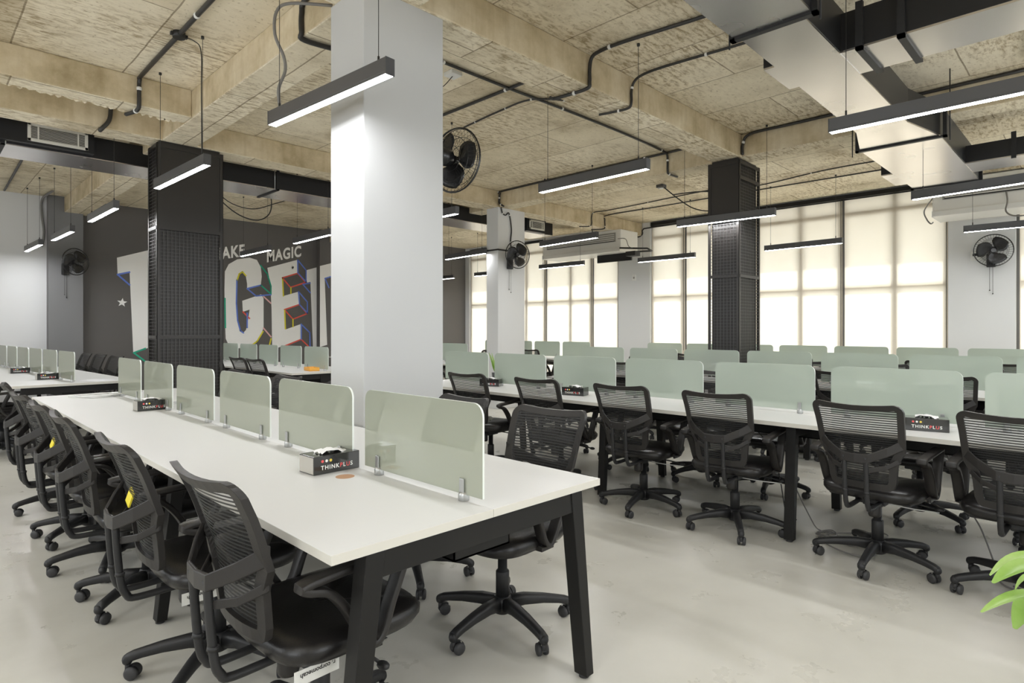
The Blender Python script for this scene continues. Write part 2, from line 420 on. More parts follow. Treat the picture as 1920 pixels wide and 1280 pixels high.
# slate pier on the mural wall, and the charcoal pier near the middle
struct(MB().box((1.73, 12.9, 0), (2.22, YM, CEIL)), 'pillar_slate', M['darkpier'], 'slate grey wall pier beside the white end wall', 'pier')
struct(MB().box((6.735, 12.94, 0), (7.5, YM, CEIL)), 'pillar_charcoal', M['darkwall'], 'charcoal wall pier the mural runs across', 'pier')
# window wall: sill, head, piers
wl = MB(); wl.box((XW, -3.7, 0), (XW+.4, YM, .25)); wl.box((XW, -3.7, CEIL-.03), (XW+.4, YM, CEIL))
struct(wl, 'wall_window_side', M['white'], 'white sill and head strips of the window wall', 'wall')
struct(MB().box((XW-.02, 7.04, 0), (XW+.4, 7.86, CEIL)), 'pillar_window_middle', M['white'], 'white window-wall pier with a small switch', 'pier')
struct(MB().box((XW-.02, .99, 0), (XW+.4, 1.79, CEIL)), 'pillar_window_right', M['white'], 'white window-wall pier carrying a black fan', 'pier')
struct(MB().box((XW-.02, 12.93, 0), (XW+.4, YM, CEIL)), 'pillar_window_corner', M['white'], 'white pier in the corner beside the mural wall', 'pier')
# outside: balcony slab above that shades the upper part of the windows, and paving
struct(MB().box((XW+.45, -6, 3.66), (XW+1.6, YM+2, 3.95)), 'slab_balcony', M['outside'], 'balcony slab outside above the windows', 'slab')
struct(MB().box((XW+.4, -30, -.5), (XW+40, 45, -.3)), 'ground_outside', M['outside'], 'paving outside the windows', 'ground')

GAPS = (3.30, 4.78, 6.28, 8.65, 10.1)
def window(n, y0, y1, muls, label):
    x = XW+.12
    fr = MB()
    fr.box((x-.03, y0, .25), (x+.03, y0+.06, CEIL-.03)); fr.box((x-.03, y1-.06, .25), (x+.03, y1, CEIL-.03))
    for z in (.28, 2.04, 3.28, CEIL-.06): fr.box((x-.028, y0, z-.035), (x+.028, y1, z+.035))
    for y in muls: hw = .055 if round(y, 2) in GAPS else .04; fr.box((x-.03, y-hw, .25), (x+.03, y+hw, CEIL-.03))
    w = tag(fr.build('window_%d' % n, M['frame']), label, 'window', kind='structure')
    MB().box((x-.004, y0, .25), (x+.004, y1, CEIL-.03)).build('pane', M['pane'], w)
window(1, 7.86, 12.93, (8.65, 9.28, 10.1, 10.75, 11.5, 12.2), 'grey framed windows left of the switch pier')
window(2, 1.79, 7.04, (2.51, 3.30, 3.97, 4.78, 5.45, 6.28), 'grey framed windows between the two white piers')
window(3, -3.7, .99, (.25, -.5, -1.25, -2, -2.75), 'grey framed windows right of the fan pier')

def blind(y0, y1, label, cord=True, z0=.27):
    b = thing('roller_blind', label, 'roller blind', (XW+.035, 0, 0), 0, 'cream roller blinds')
    P = [[(.004*math.sin(y*9+z*2), y, z) for y in [y0+(y1-y0)*i/8 for i in range(9)]] for z in [z0+(CEIL-.1-z0)*k/12 for k in range(13)]]
    MB().grid(P).build('fabric', M['blind'], b)
    MB().cyl((-.01, y0, z0-.005), (-.01, y1, z0-.005), .012, 8).build('bottom_bar', M['clip'], b)
    MB().cyl((0, y0-.01, CEIL-.075), (0, y1+.01, CEIL-.075), .028, 12).build('roller', M['steel'], b)
    if cord:
        MB().tube([(-.035, y0+.012, CEIL-.08), (-.035, y0+.012, .9)], .005, 6).build('pull_chain', M['cablek'], b)
blind(10.07, 12.92, 'cream roller blind in the window corner beside the mural wall')
blind(8.615, 10.035, 'cream roller blind behind the fan pillar, two panes wide')
blind(7.87, 8.58, 'narrow cream roller blind beside the switch pier')
blind(6.245, 7.03, 'narrow cream roller blind right of the switch pier')
blind(4.76, 6.21, 'cream roller blind left of the caged dark column')
blind(3.285, 4.725, 'cream roller blind just right of the caged dark column')
blind(1.80, 3.25, 'cream roller blind left of the fan pier')
blind(-.48, .95, 'cream roller blind at the right edge past the fan pier')
# black track along the window heads
tr = MB(); tr.box((XW-.06, -3.6, CEIL-.09), (XW+.0, 7.0, CEIL-.02))
tag(tr.build('blind_track', M['steel']), 'black blind track along the tops of the right-hand windows', 'track')

# ------------------------------------------------------------------ beams and columns
def beam(a, b, name, label):
    m_ = MB().box(a, b); m_.mi[0] = 1
    struct(m_, name, [M['beam'], M['slab']], label, 'beam', bevel=.012)
beam((-3.3, 3.11, BEAM), (7.28, 3.47, CEIL), 'beam_front', 'rough concrete beam over the white pillar and the right caged column')
beam((-3.3, 7.24, BEAM), (XW, 7.58, CEIL), 'beam_back', 'concrete beam over the left caged column and the fan pillar')
beam((1.95, -3.7, BEAM+.002), (2.3, YM, CEIL), 'beam_cross_left', 'concrete cross beam meeting the left caged column')
beam((6.98, -3.7, BEAM+.002), (7.28, YM, CEIL), 'beam_cross_right', 'concrete cross beam between the right caged column and the fan pillar')
beam((-3.3, 6.29, BEAM+.004), (1.95, 6.52, CEIL), 'beam_small', 'narrow concrete beam with chipped underside at upper left')
# chipped plaster flakes under the small beam
fl = MB()
for i in range(26):
    x = .2+1.7*i/26; w = random.uniform(.03, .09); h = random.uniform(.004, .018)
    fl.prism([(x, 6.52, BEAM+.01), (x+w, 6.52, BEAM+.01), (x+w*random.uniform(.3, .8), 6.52+random.uniform(.01, .035), BEAM+.004)], (0, 0, -h))
tag(fl.build('plaster_flakes', M['slab']), 'ragged plaster flakes along the narrow upper-left beam', 'plaster', kind='stuff')
struct(MB().box((1.9, 3.12, 0), (2.495, 3.51, BEAM)), 'column_white', M['pillar'], 'big white pillar behind the foreground desk', 'column', bevel=.006)
struct(MB().box((6.94, 7.23, 0), (7.58, 7.51, BEAM)), 'column_fan', M['white'], 'white pillar with a black fan on it', 'column', bevel=.006)
struct(MB().box((1.93, 7.28, 0), (2.55, 7.56, BEAM)), 'column_left_core', M['cage'], 'dark core inside the left caged column', 'column')
struct(MB().box((6.945, 3.145, 0), (7.465, 3.465, BEAM)), 'column_right_core', M['cage'], 'dark core inside the right caged column', 'column')
# paper-like seam and dark tie round the fan pillar
MBt = MB(); MBt.box((6.93, 7.22, 2.64), (7.3, 7.232, 2.665)); MBt.box((6.928, 7.22, 2.64), (6.942, 7.51, 2.665))
tag(MBt.build('cable_tie_band', M['cablek']), 'thin dark cable wrapped round the fan pillar', 'cable')

def cage(name, label, x0, x1, y0, y1, railsF, railsS, panelF, panelS):
    """steel angle frame with wire grids on the four sides; F: -Y face, S: -X face"""
    c = thing(name, label, 'column cage', ((x0+x1)/2, (y0+y1)/2, 0))
    hx = (x1-x0)/2; hy = (y1-y0)/2; zt = BEAM-.03; a = .035
    for sx in (-1, 1):
        for sy in (-1, 1):
            p = MB(); X = sx*hx; Y = sy*hy
            p.box((min(X, X-sx*a), min(Y, Y-sy*.005), .0), (max(X, X-sx*a), max(Y, Y-sy*.005), zt))
            p.box((min(X, X-sx*.005), min(Y, Y-sy*a), .0), (max(X, X-sx*.005), max(Y, Y-sy*a), zt))
            p.build('corner_post', M['cage'], c)
    def rail(zs, face):
        for z in zs:
            p = MB()
            if face == 'F': p.box((-hx+.02, -hy-.004, z-.018), (hx-.02, -hy+.012, z+.018))
            elif face == 'S': p.box((-hx-.004, -hy+.02, z-.018), (-hx+.012, hy-.02, z+.018))
            p.build('rail', M['cage'], c)
    rail(railsF, 'F'); rail(railsS, 'S')
    def grid(face, z0, z1):
        g = MB(); w = .0022; d = .037
        off = .007
        span = hx if face in 'FB' else hy
        n = int(2*(span-.03)/d)
        for i in range(n+1):
            t = -span+.03+(2*span-.06)*i/n
            if face == 'F': g.box((t-w, -hy+off, z0), (t+w, -hy+off+.004, z1))
            if face == 'S': g.box((-hx+off, t-w, z0), (-hx+off+.004, t+w, z1))
            if face == 'E': g.box((hx-off-.004, t-w, z0), (hx-off, t+w, z1))
        m = int((z1-z0)/d)
        for k in range(m+1):
            z = z0+(z1-z0)*k/m
            if face == 'F': g.box((-hx+.02, -hy+off-.003, z-w), (hx-.02, -hy+off+.001, z+w))
            if face == 'S': g.box((-hx+off-.003, -hy+.02, z-w), (-hx+off+.001, hy-.02, z+w))
            if face == 'E': g.box((hx-off-.001, -hy+.02, z-w), (hx-off+.003, hy-.02, z+w))
        g.build('wire_grid', M['wire'], c)
    def panel(face, z0, z1):  # solid dark sheet stands in for upper mesh that is only under-lit
        if face == 'F': MB().box((-hx+.03, -hy+.006, z0), (hx-.03, -hy+.012, z1)).build('sheet_panel', M['cage'], c)
        else: MB().box((-hx+.006, -hy+.03, z0), (-hx+.012, hy-.03, z1)).build('sheet_panel', M['cage'], c)
    zf = zt if panelF is None else panelF
    zs = zt if panelS is None else panelS
    grid('F', .06, zf); grid('S', .06, zs); grid('E', .06, zt)
    if panelF: panel('F', panelF, zt)
    if panelS: panel('S', panelS, zt)
    return c
cage('column_cage', 'black wire-mesh cage round the dark column left of the white pillar', 1.9, 2.58, 7.25, 7.59, (.05, 1.24, 2.42, 3.3), (.05, 1.24, 2.42, 3.3), 2.42, None)
cage('column_cage', 'black wire-mesh cage round the dark column before the windows', 6.91, 7.5, 3.11, 3.5, (.05, 1.96, 3.12, 3.3), (.05, 1.96, 3.3), None, 2.62)

# ------------------------------------------------------------------ mural (paint films on the wall)
mu = thing('wall_mural', 'white block-letter mural with coloured outlines on the charcoal wall', 'mural', (0, YM, 0))
def flat(poly, dy=-.004): return [(x, dy, z) for x, z in poly]
def strip(mb, line, w, dy):
    for (x0, z0), (x1, z1) in zip(line, line[1:]):
        d = Vector((x1-x0, 0, z1-z0)); L = d.length
        if L < 1e-4: continue
        d /= L; nn = Vector((-d.z, 0, d.x))*w/2; e = d*w*.35
        a = Vector((x0, dy, z0))-e; b = Vector((x1, dy, z1))+e
        mb.prism([tuple(a+nn), tuple(b+nn), tuple(b-nn), tuple(a-nn)], (0, -.0006, 0))
LT = [(2.772,2.658),(3.252,2.832),(3.72,2.99),(3.72,2.632),(3.50,2.56),(3.49,1.045),(3.035,.887),(2.975,2.404),(2.782,2.346)]
LO = [(3.80,1.75),(3.82,2.45),(3.92,2.70),(4.12,2.80),(4.34,2.76),(4.50,2.56),(4.55,2.2),(4.55,1.4),(4.48,1.1),(4.28,.93),(4.05,.93),(3.88,1.08),(3.80,1.4),(4.03,1.4),(4.10,1.26),(4.2,1.24),(4.3,1.38),(4.3,2.3),(4.22,2.46),(4.1,2.46),(4.04,2.3),(4.03,1.75)]
LG = [(5.44,2.28),(5.148,2.199),(5.148,2.304),(5.122,2.458),(5.051,2.545),(4.983,2.501),(4.94,2.37),(4.933,1.88),(4.958,1.519),(5.008,1.313),(5.071,1.261),(5.122,1.313),(5.153,1.43),(5.2,1.752),(5.059,1.702),(5.046,1.935),(5.448,2.089),(5.501,2.004),(5.501,1.366),(5.44,1.206),(5.33,1.049),(5.225,.985),(5.071,.936),(4.895,.927),(4.771,.994),(4.71,1.135),(4.693,1.516),(4.685,2.151),(4.693,2.533),(4.771,2.692),(4.945,2.808),(5.2,2.863),(5.356,2.829),(5.44,2.677),(5.461,2.48)]
LE = [(5.582,2.674),(6.265,2.904),(6.274,2.608),(5.919,2.476),(5.944,2.074),(6.294,2.185),(6.317,1.895),(5.966,1.77),(5.988,1.326),(6.352,1.451),(6.358,1.103),(6.008,.984),(5.69,.883),(5.676,1.795),(5.649,2.331)]
LT2 = [(6.475,2.683),(6.74,2.770),(6.74,.87),(6.648,.846),(6.582,2.423),(6.499,2.399)]
LT3 = [(6.735,2.789),(7.148,2.914),(7.148,2.604),(6.853,2.515),(6.915,.971),(6.735,.924)]
for nm, poly, dy in (('letter_t', LT, -.003), ('letter_o', LO, -.003), ('letter_g', LG, -.003), ('letter_e', LE, -.003), ('letter_t', LT2, -.003), ('letter_t', LT3, -.163)):
    MB().prism(flat(poly, dy), (0, -.001, 0)).build(nm, M['p_white'], mu)
OUT = {
 'blue': ('p_blue', [[(2.782,2.346),(2.975,2.404)],[(2.782,2.346),(2.975,2.163)],[(5.148,2.199),(5.44,2.288)],[(5.148,2.199),(5.335,2.05),(5.663,2.09)],[(4.935,2.369),(4.925,1.879),(4.95,1.519),(5.008,1.3),(5.071,1.253)],[(5.148,1.678),(5.148,1.365)],[(6.274,2.905),(6.475,2.683),(6.475,2.417),(6.279,2.609),(6.274,2.905)],[(6.294,2.185),(6.505,1.957),(6.505,1.704),(6.317,1.895),(6.294,2.185)],[(6.352,1.451),(6.564,1.256),(6.57,.89)],[(6.358,1.103),(6.358,1.451)],[(6.396,2.357),(6.573,2.395)],[(6.396,2.357),(6.576,2.17)]]),
 'green': ('p_grn', [[(3.043,.887),(3.237,.963)],[(3.043,.887),(3.233,.718)],[(5.435,2.716),(5.582,2.541),(5.663,2.278),(5.663,2.103),(5.44,2.288)],[(4.693,1.974),(4.702,1.364)]]),
 'red': ('p_red', [[(5.919,2.476),(6.274,2.6),(6.464,2.403),(6.107,2.273),(5.919,2.476)],[(5.966,1.77),(6.317,1.895),(6.499,1.69),(6.164,1.56),(5.966,1.77)],[(5.98,.963),(6.358,1.103),(6.529,.947)],[(5.059,1.702),(5.2,1.561)]]),
 'yellow': ('p_yel', [[(5.924,2.454),(5.944,2.074)],[(6.116,2.268),(6.116,2.136)],[(5.972,1.754),(5.988,1.34)],[(6.164,1.554),(6.164,1.389)],[(4.94,2.364),(4.983,2.501),(5.051,2.55),(5.122,2.471)],[(5.488,1.286),(5.356,1.07),(5.225,.977)],[(5.663,1.125),(5.609,.911)]]),
 'pink': ('p_pink', [[(5.501,2.044),(5.663,1.902)],[(5.496,1.36),(5.663,1.165)]]),
}
for k, (mt, lines) in OUT.items():
    for i, l in enumerate(lines):
        b = MB(); strip(b, l, .03, -.0045-.0007*i); tag(b.build('outline_stroke', M[mt], mu), k+' outline stroke')
b = MB(); strip(b, [(6.96,2.30),(6.86,2.51),(7.1,2.59)], .03, -.1645); tag(b.build('outline_stroke', M['p_blue'], mu), 'blue outline stroke on the pier')
def words(body, x, z, h, wd):
    # slanted bold capitals: x axis climbs with the slant of the lettering
    sx = h/.7; mt = Matrix(((sx*wd, 0, 0, x), (0, 0, 1, -.004), (sx*wd*.25, sx, 0, z), (0, 0, 0, 1)))
    text_mesh('word', body, 1., [M['p_white']], mt, mu, bold=.035, space=1.12)
words('MAKE', 4.44, 2.74, .235, .70)
words('MAGIC', 5.565, 2.80, .235, .70)
def star(x, z, r, nm='star'):
    MB().prism([(x+(r if i % 2 == 0 else r*.42)*math.sin(PI*i/5+.1), -.003, z+(r if i % 2 == 0 else r*.42)*math.cos(PI*i/5+.1)) for i in range(10)], (0, -.001, 0)).build(nm, M['p_white'], mu)
star(2.855, 1.828, .085); star(6.16, 2.72, .045)

# ------------------------------------------------------------------ pendant lamps
def make_lamp():
    t = thing('pendant_lamp', 'x', 'pendant lamp', (0, 0, 0))
    L = 1.17; w = .028
    hs = MB(); hs.box((-w, -L/2, .012), (w, L/2, .085)); hs.box((-w, -L/2, 0), (-w+.004, L/2, .012)); hs.box((w-.004, -L/2, 0), (w, L/2, .012))
    hs.build('housing', M['housing'], t, bevel=.002)
    df = MB().box((-w+.004, -L/2+.003, 0), (w-.004, L/2-.003, .012)); df.mi[1:] = [1]*5
    df.build('diffuser', [M['lamp'], M['clip']], t)
    for s in (-1, 1):
        MB().box((-w, min(s*L/2, s*(L/2+.005)), -.001), (w, max(s*L/2, s*(L/2+.005)), .086)).build('end_cap', M['housing'], t)
        wv = MB(); y = s*(L/2-.09)
        wv.cyl((0, y, .085), (0, y, .12), .006, 8); wv.cyl((0, y, .1), (0, y, CEIL-2.6+.045), .0022, 6); wv.cyl((0, y, CEIL-2.6-.02), (0, y, CEIL-2.6), .012, 10)
        wv.build('hanging_wire', M['cablek'], t)
    index_children(t)
    return t
lamp0 = make_lamp()
rows = [  # (x, y, turn in degrees)
 ('over the foreground desk', 1.672, 3.16, 4.5), ('over the foreground desk', 1.635, 5.575, 2), ('over the foreground desk', 1.56, 8.03, 1), ('over the foreground desk', 1.52, 10.21, 2), ('over the foreground desk', 1.42, 12.03, 2.),
 ('above the aisle right of the white pillar', 4.127, .678, 1), ('above the aisle right of the white pillar', 4.185, 3.21, -1), ('above the aisle right of the white pillar', 4.30, 5.72, 0), ('above the aisle right of the white pillar', 4.07, 8.05, -2), ('above the aisle right of the white pillar', 4.143, 10.2, 0),
 ('over the second desk row from the right', 6.93, .82, -8), ('over the second desk row from the right', 6.83, 3.26, 3), ('over the second desk row from the right', 6.855, 5.67, -6), ('over the second desk row from the right', 6.92, 8.05, -5),
 ('in the row nearest the windows', 9.83, .80, 0), ('in the row nearest the windows', 9.82, 3.42, -4), ('in the row nearest the windows', 9.836, 5.81, -1), ('in the row nearest the windows', 9.43, 7.97, 0), ('in the row nearest the windows', 9.63, 10.24, 0), ('in the row nearest the windows', 9.61, 12.18, 0),
]
cnt = {}; first = True
for where, x, y, a in rows:
    k = cnt.get(where, 0); cnt[where] = k+1
    word = 'closest' if k == 0 else ORD[k]
    lab = 'lit black linear lamp, %s from the camera, %s' % (word, where)
    z = 2.559 if (k == 0 and 4 < x < 4.2) else 2.6
    if first: lamp0.location = (x, y, z); lamp0.rotation_euler = (0, 0, R(a)); tag(lamp0, lab, None, 'pendant line lamps'); first = False
    else: dup(lamp0, (x, y, z), R(a), lab, 'pendant line lamps')
for i, (x, y) in enumerate([(1.6, .6), (1.6, -1.9), (4.2, -1.8), (6.9, -1.6), (9.7, -1.7), (-1., -1.9), (-1., .6), (-1., 3.1), (-1., 5.5), (-1., 8.0)]):  # unseen lamp rows added to brighten the room and ceiling
    dup(lamp0, (x, y, 2.6), 0, 'lit black linear lamp of the rows behind the camera', 'lamps behind the camera')

# ------------------------------------------------------------------ desks
def desk(name, label, x0, x1, y0, y1, legs, pivot=None, rz=0, tray=True, splay=.08):
    cx, cy = (x0+x1)/2, (y0+y1)/2
    if pivot:
        v = Matrix.Rotation(rz, 3, 'Z') @ Vector((cx-pivot[0], cy-pivot[1], 0)); cx, cy = pivot[0]+v.x, pivot[1]+v.y
    t = thing(name, label, 'desk', (cx, cy, 0), rz)
    hx = (x1-x0)/2; hy = (y1-y0)/2
    for s in (-1, 1):
        tp = MB().box((min(s*.0004, s*hx), -hy, .724), (max(s*.0004, s*hx), hy, .75)); tp.mi[2:6] = [1]*4
        tp.build('table_top', [M['desk'], M['edge']], t, bevel=.0008, seg=1)
    for s in (-1, 1):
        MB().box((s*hx*.62-.02, -hy+.06, .694), (s*hx*.62+.02, hy-.06, .724)).build('rail', M['steel'], t)
    MB().box((-.12, -hy+.05, .60), (.12, hy-.05, .606)).box((-.12, -hy+.05, .60), (-.116, hy-.05, .66)).box((.116, -hy+.05, .60), (.12, hy-.05, .66)).box((-.12, -hy+.05, .60), (.12, -hy+.056, .70)).box((-.12, hy-.056, .60), (.12, hy-.05, .70)).build('cable_tray', M['steel'], t)
    for y in legs:
        yy = y-(y0+y1)/2
        MB().box((-hx+.13, yy-.025, .648), (hx-.13, yy+.025, .722)).build('cross_beam', M['steel'], t, bevel=.003)
        for s in (-1, 1):
            xt = s*(hx-.135); xb = s*(hx-.135+splay)
            lg = MB().loft([[(xb-.022, yy-.03, .012), (xb+.022, yy-.03, .012), (xb+.022, yy+.03, .012), (xb-.022, yy+.03, .012)],
                            [(xt-.03, yy-.03, .722), (xt+.03, yy-.03, .722), (xt+.03, yy+.03, .722), (xt-.03, yy+.03, .722)]], smooth=False).build('leg', M['steel'], t, bevel=.003)
            MB().cyl((xb, yy, 0), (xb, yy, .014), .019, 12).build('foot_pad', M['rubber'], lg)
    return t
D1 = desk('office_desk', 'long white desk in the foreground with black steel legs', .757, 1.882, 1.395, 6.50, (1.43, 3.05, 4.345, 6.45))
for (x, y) in ((1.206, 2.115),):
    MB().cyl((x-1.3195, y-3.9475, .7485), (x-1.3195, y-3.9475, .7508), .036, 24).build('grommet_hole', M['wood'], D1)
D2 = desk('office_desk', 'white desk at far left before the white end wall', .735, 1.865, 7.84, 12.5, (7.9, 9.45, 10.7, 12.4), pivot=(.735, 7.84), rz=R(3))
D3 = desk('office_desk', 'long white desk right of the white pillar with a row of chairs before it', 3.81, 4.89, -1.2, 5.45, (-.2, 1.43, 2.87, 4.6, 5.4), splay=.05)
D4 = desk('office_desk', 'white desk in the second row back from the right-hand aisle', 6.37, 7.45, -1.2, 5.5, (-1.1, .6, 2.2, 3.8, 5.42), splay=.05)
D5 = desk('office_desk', 'white desk in the last row under the windows', 9.22, 10.28, -1.2, 6.25, (-1.1, .4, 2.05, 3.9, 6.1), splay=.05)
D6 = desk('office_desk', 'white desk below the mural with an orange organiser on it', 3.57, 4.67, 7.62, 12.0, (7.7, 9.2, 10.7, 11.9), splay=.05)
D7 = desk('office_desk', 'white desk seen between the white pillar and the fan pillar', 6.37, 7.45, 7.9, 12.0, (8.0, 10, 11.9), splay=.05)
D8 = desk('office_desk', 'white desk under the windows behind the fan pillar', 9.0, 10.05, 7.15, 12.0, (7.25, 9.5, 11.9), splay=.05)

# ------------------------------------------------------------------ glass screens
def make_screen(gm):
    t = thing('desk_screen', 'x', 'glass screen', (0, 0, 0))
    w = .705; r = .045; z0 = .022; z1 = .33
    pts = [(-w/2, z0), (w/2, z0)]
    pts += [(w/2-r+r*math.cos(R(a)), z1-r+r*math.sin(R(a))) for a in range(0, 91, 15)]
    pts += [(-w/2+r+r*math.cos(R(a)), z1-r+r*math.sin(R(a))) for a in range(90, 181, 15)]
    gp = MB().prism([(-.004, y, z) for y, z in pts], (.008, 0, 0)); gp.mi[2:] = [1]*(len(gp.mi)-2)
    gp.build('glass', [gm, M['gedge']], t)
    for s in (-1, 1):
        y = s*.255
        c = MB(); c.lathe([(.019, 0), (.019, .022), (.014, .03)], 16, (0, y, 0))
        c.box((-.012, y-.011, .022), (-.005, y+.011, .075)); c.box((.005, y-.011, .022), (.012, y+.011, .075))
        c.build('clamp', M['clampm'], t, bevel=.002)
    index_children(t)
    return t
scA = make_screen(M['glassA']); scB = make_screen(M['glassB']); usedA = usedB = False
def screen(proto, used, x, y, rz, label, group):
    if not used:
        proto.location = (x, y, .75); proto.rotation_euler = (0, 0, rz); tag(proto, label, None, group); return proto
    return dup(proto, (x, y, .75), rz, label, group)
for k in range(6):
    screen(scA, k > 0, 1.318, 1.44+.8025*k+.354, R(random.uniform(-.4, .4)), 'frosted green glass screen, %s from the camera on the foreground desk' % ('first' if k == 0 else ORD[k]), 'screens on the foreground desk')
a = R(3)
for k in range(6):
    d = .12+.79*k+.354; v = Vector((.565*math.cos(a)-d*math.sin(a), .565*math.sin(a)+d*math.cos(a)))
    screen(scA, True, .735+v.x, 7.80+v.y, a, 'frosted glass screen, %s from the near end of the far-left desk' % ('first' if k == 0 else ORD[k]), 'screens on the far-left desk')
for k in range(-2, 6):
    j = 5-k
    screen(scB, k > -2, 4.31, .61+.805*k+.354, R(random.uniform(-.4, .4)), 'frosted green glass screen, %s from the white pillar on the nearest right-hand desk' % ('first' if j == 0 else ORD[j]), 'screens on the nearest right-hand desk')
for k in range(-2, 6):
    j = 5-k
    screen(scB, True, 6.87, .69+.80*k+.354, 0, 'frosted green glass screen, %s from the left in the second right-hand row' % ('first' if j == 0 else ORD[j]), 'screens in the second right-hand row')
for k in range(-2, 6):
    j = 5-k
    screen(scB, True, 9.75, 1.43+.80*k+.354, 0, 'frosted green glass screen, %s from the left in the row under the windows' % ('first' if j == 0 else ORD[j]), 'screens under the windows')
for k in range(5):
    screen(scB, True, 4.12, 7.67+.80*k+.354, 0, 'frosted glass screen below the mural, %s from the orange organiser end' % ('first' if k == 0 else ORD[k]), 'screens below the mural')
for k in range(3):
    screen(scB, True, 6.9, 7.95+.80*k+.354, 0, 'frosted glass screen left of the fan pillar, %s from it' % ('first' if k == 0 else ORD[k]), 'screens left of the fan pillar')
for k in range(4):
    screen(scB, True, 9.5, 7.28+.78*k+.354, 0, 'frosted glass screen under the windows behind the fan pillar, %s from the right' % ('first' if k == 0 else ORD[k]), 'screens behind the fan pillar')

# ------------------------------------------------------------------ office chair (faces +X)
ZS = [.475, .52, .60, .63, .69, .80, .87, .94]
def back_x(y, z): return interp(z, ZS, [-.215, -.222, -.232, -.238, -.248, -.285, -.312, -.352])-.035*(1-(y/.23)**2)
def half_w(z): return interp(z, ZS, [.145, .162, .169, .174, .205, .212, .216, .220])
def back_outline(n=10):
    r = []
    for z in [.52, .56, .60, .63, .66, .69, .74, .80, .84]: r.append((half_w(z), z))
    for a in range(0, 91, 15): r.append((.219-.042+.042*math.cos(R(a)), .94-.042+.042*math.sin(R(a))))
    top = [(y, .94-.012*(1-(y/.178)**2)) for y in [.135, .09, .045, 0]]
    bot = [(.150, .488), (.135, .477), (.09, .474), (.045, .473), (0, .473)]
    right = list(reversed(bot[:-1]))+r+top      # from near bottom centre up to top centre
    right = [(0, .473)]+right
    left = [(-y, z) for y, z in reversed(right[1:-1])]
    return right+left
def make_chair():
    t = thing('office_chair', 'x', 'office chair', (0, 0, 0))
    # five-star base with casters
    hub = MB(); hub.lathe([(.03, .062), (.043, .07), (.045, .125), (.036, .14)], 20)
    arm_sec = rrect(1, 1, .3, 2)
    for k in range(5):
        a = 2*PI*k/5
        prof = [(.02, .105, .050, .062), (.10, .112, .046, .052), (.19, .104, .041, .042), (.26, .092, .037, .036), (.295, .084, .036, .036), (.318, .075, .036, .034)]
        rings = []
        for r, z, w, h in prof:
            rings.append([(r*math.cos(a)-q[1]*w*math.sin(a), r*math.sin(a)+q[1]*w*math.cos(a), z+q[0]*h) for q in arm_sec])
        hub.loft(rings)
        hub.ball((.312*math.cos(a), .312*math.sin(a), .072), .0195, 12, 8, (1, 1, 1.1))
    base = hub.build('star_base', M['base'], t)
    cm = None
    for k in range(5):
        a = 2*PI*k/5
        if cm is None:
            c = MB()
            for s in (-1, 1): c.lathe([(.010, s*.009), (.024, s*.008), (.0255, s*.014), (.0245, s*.021), (.016, s*.0245), (.004, s*.0255)], 18, (-.02, 0, .0255), 'Y')
            hood = [[(-.02+.0285*math.cos(R(q)), y, .0255+.0285*math.sin(R(q))) for y in (-.008, .008)] for q in range(0, 181, 20)]
            c.grid(hood); c.cyl((0, 0, .03), (0, 0, .065), .009, 10)
            o = c.build('caster', M['rubber'], base); cm = o.data
        else:
            o = bpy.data.objects.new('caster', cm); C.objects.link(o); o.parent = base
        o.location = (.312*math.cos(a), .312*math.sin(a), 0); o.rotation_euler = (0, 0, a+random.uniform(-1.2, 1.2))
    g = MB(); g.lathe([(.030, .13), (.030, .245), (.027, .25), (.021, .252), (.021, .375)], 20); g.build('gas_lift', M['base'], t)
    m = MB(); m.box((-.13, -.075, .362), (.11, .075, .398)); m.box((-.09, -.05, .345), (.05, .05, .365)); m.box((-.16, -.20, .392), (.12, .20, .404)); m.build('tilt_mechanism', M['base'], t, bevel=.006)
    MB().lathe([(.004, .295), (.028, .298), (.032, .31), (.032, .355), (.026, .365)], 18, (-.115, -.02, 0)).build('tension_knob', M['plastic'], t)
    lv = MB(); lv.tube([(.03, -.06, .375), (.03, -.2, .37), (.035, -.27, .362)], .005, 8); lv.ball((.036, -.285, .36), .016, 10, 6, (1, 1.5, .7)); lv.build('height_lever', M['base'], t)
    # seat cushion: superellipse rings
    def ring(sx, sy, z, off=0, p=4.2):
        out = []
        for k in range(36):
            an = 2*PI*k/36; ca, sa = math.cos(an), math.sin(an)
            out.append((off+sx*math.copysign(abs(ca)**(2/p), ca), sy*math.copysign(abs(sa)**(2/p), sa), z-(.012 if ca > .85 else 0)*(1 if z > .44 else 0)))
        return out
    s = MB(); s.loft([ring(.19, .2, .402, .015), ring(.232, .235, .408, .02), ring(.245, .247, .428, .02), ring(.246, .248, .448, .02), ring(.232, .235, .467, .02), ring(.19, .195, .478, .02), ring(.10, .11, .476, .01), ring(.02, .02, .473, 0)])
    s.build('seat', M['leather'], t)
    # armrests
    for sg in (-1, 1):
        y = sg*.262
        path = smooth_path([(-.195, y, .652), (-.05, y, .662), (.12, y, .668), (.125, y, .645), (.075, y, .53), (.045, y, .452), (.012, y, .428), (-.025, y, .47), (-.075, y, .555), (-.13, y, .615), (-.19, y, .636)], 4, True)
        ar = MB().tube(path, 1, sect=rrect(.05, .024, .4, 2), closed=True, up=(0, 1, 0) if False else None)
        ar.box((-.03, min(y, y-sg*.05), .404), (.05, max(y, y-sg*.012), .435))
        ar.loft([[(-.035, y-.02, .43), (.055, y-.02, .43), (.055, y+.02, .43), (-.035, y+.02, .43)], [(-.03, y-sg*.1-.02, .396), (.05, y-sg*.1-.02, .396), (.05, y-sg*.1+.02, .396), (-.03, y-sg*.1+.02, .396)]], smooth=False)
        ar.build('armrest', M['plastic'], t, bevel=.004)
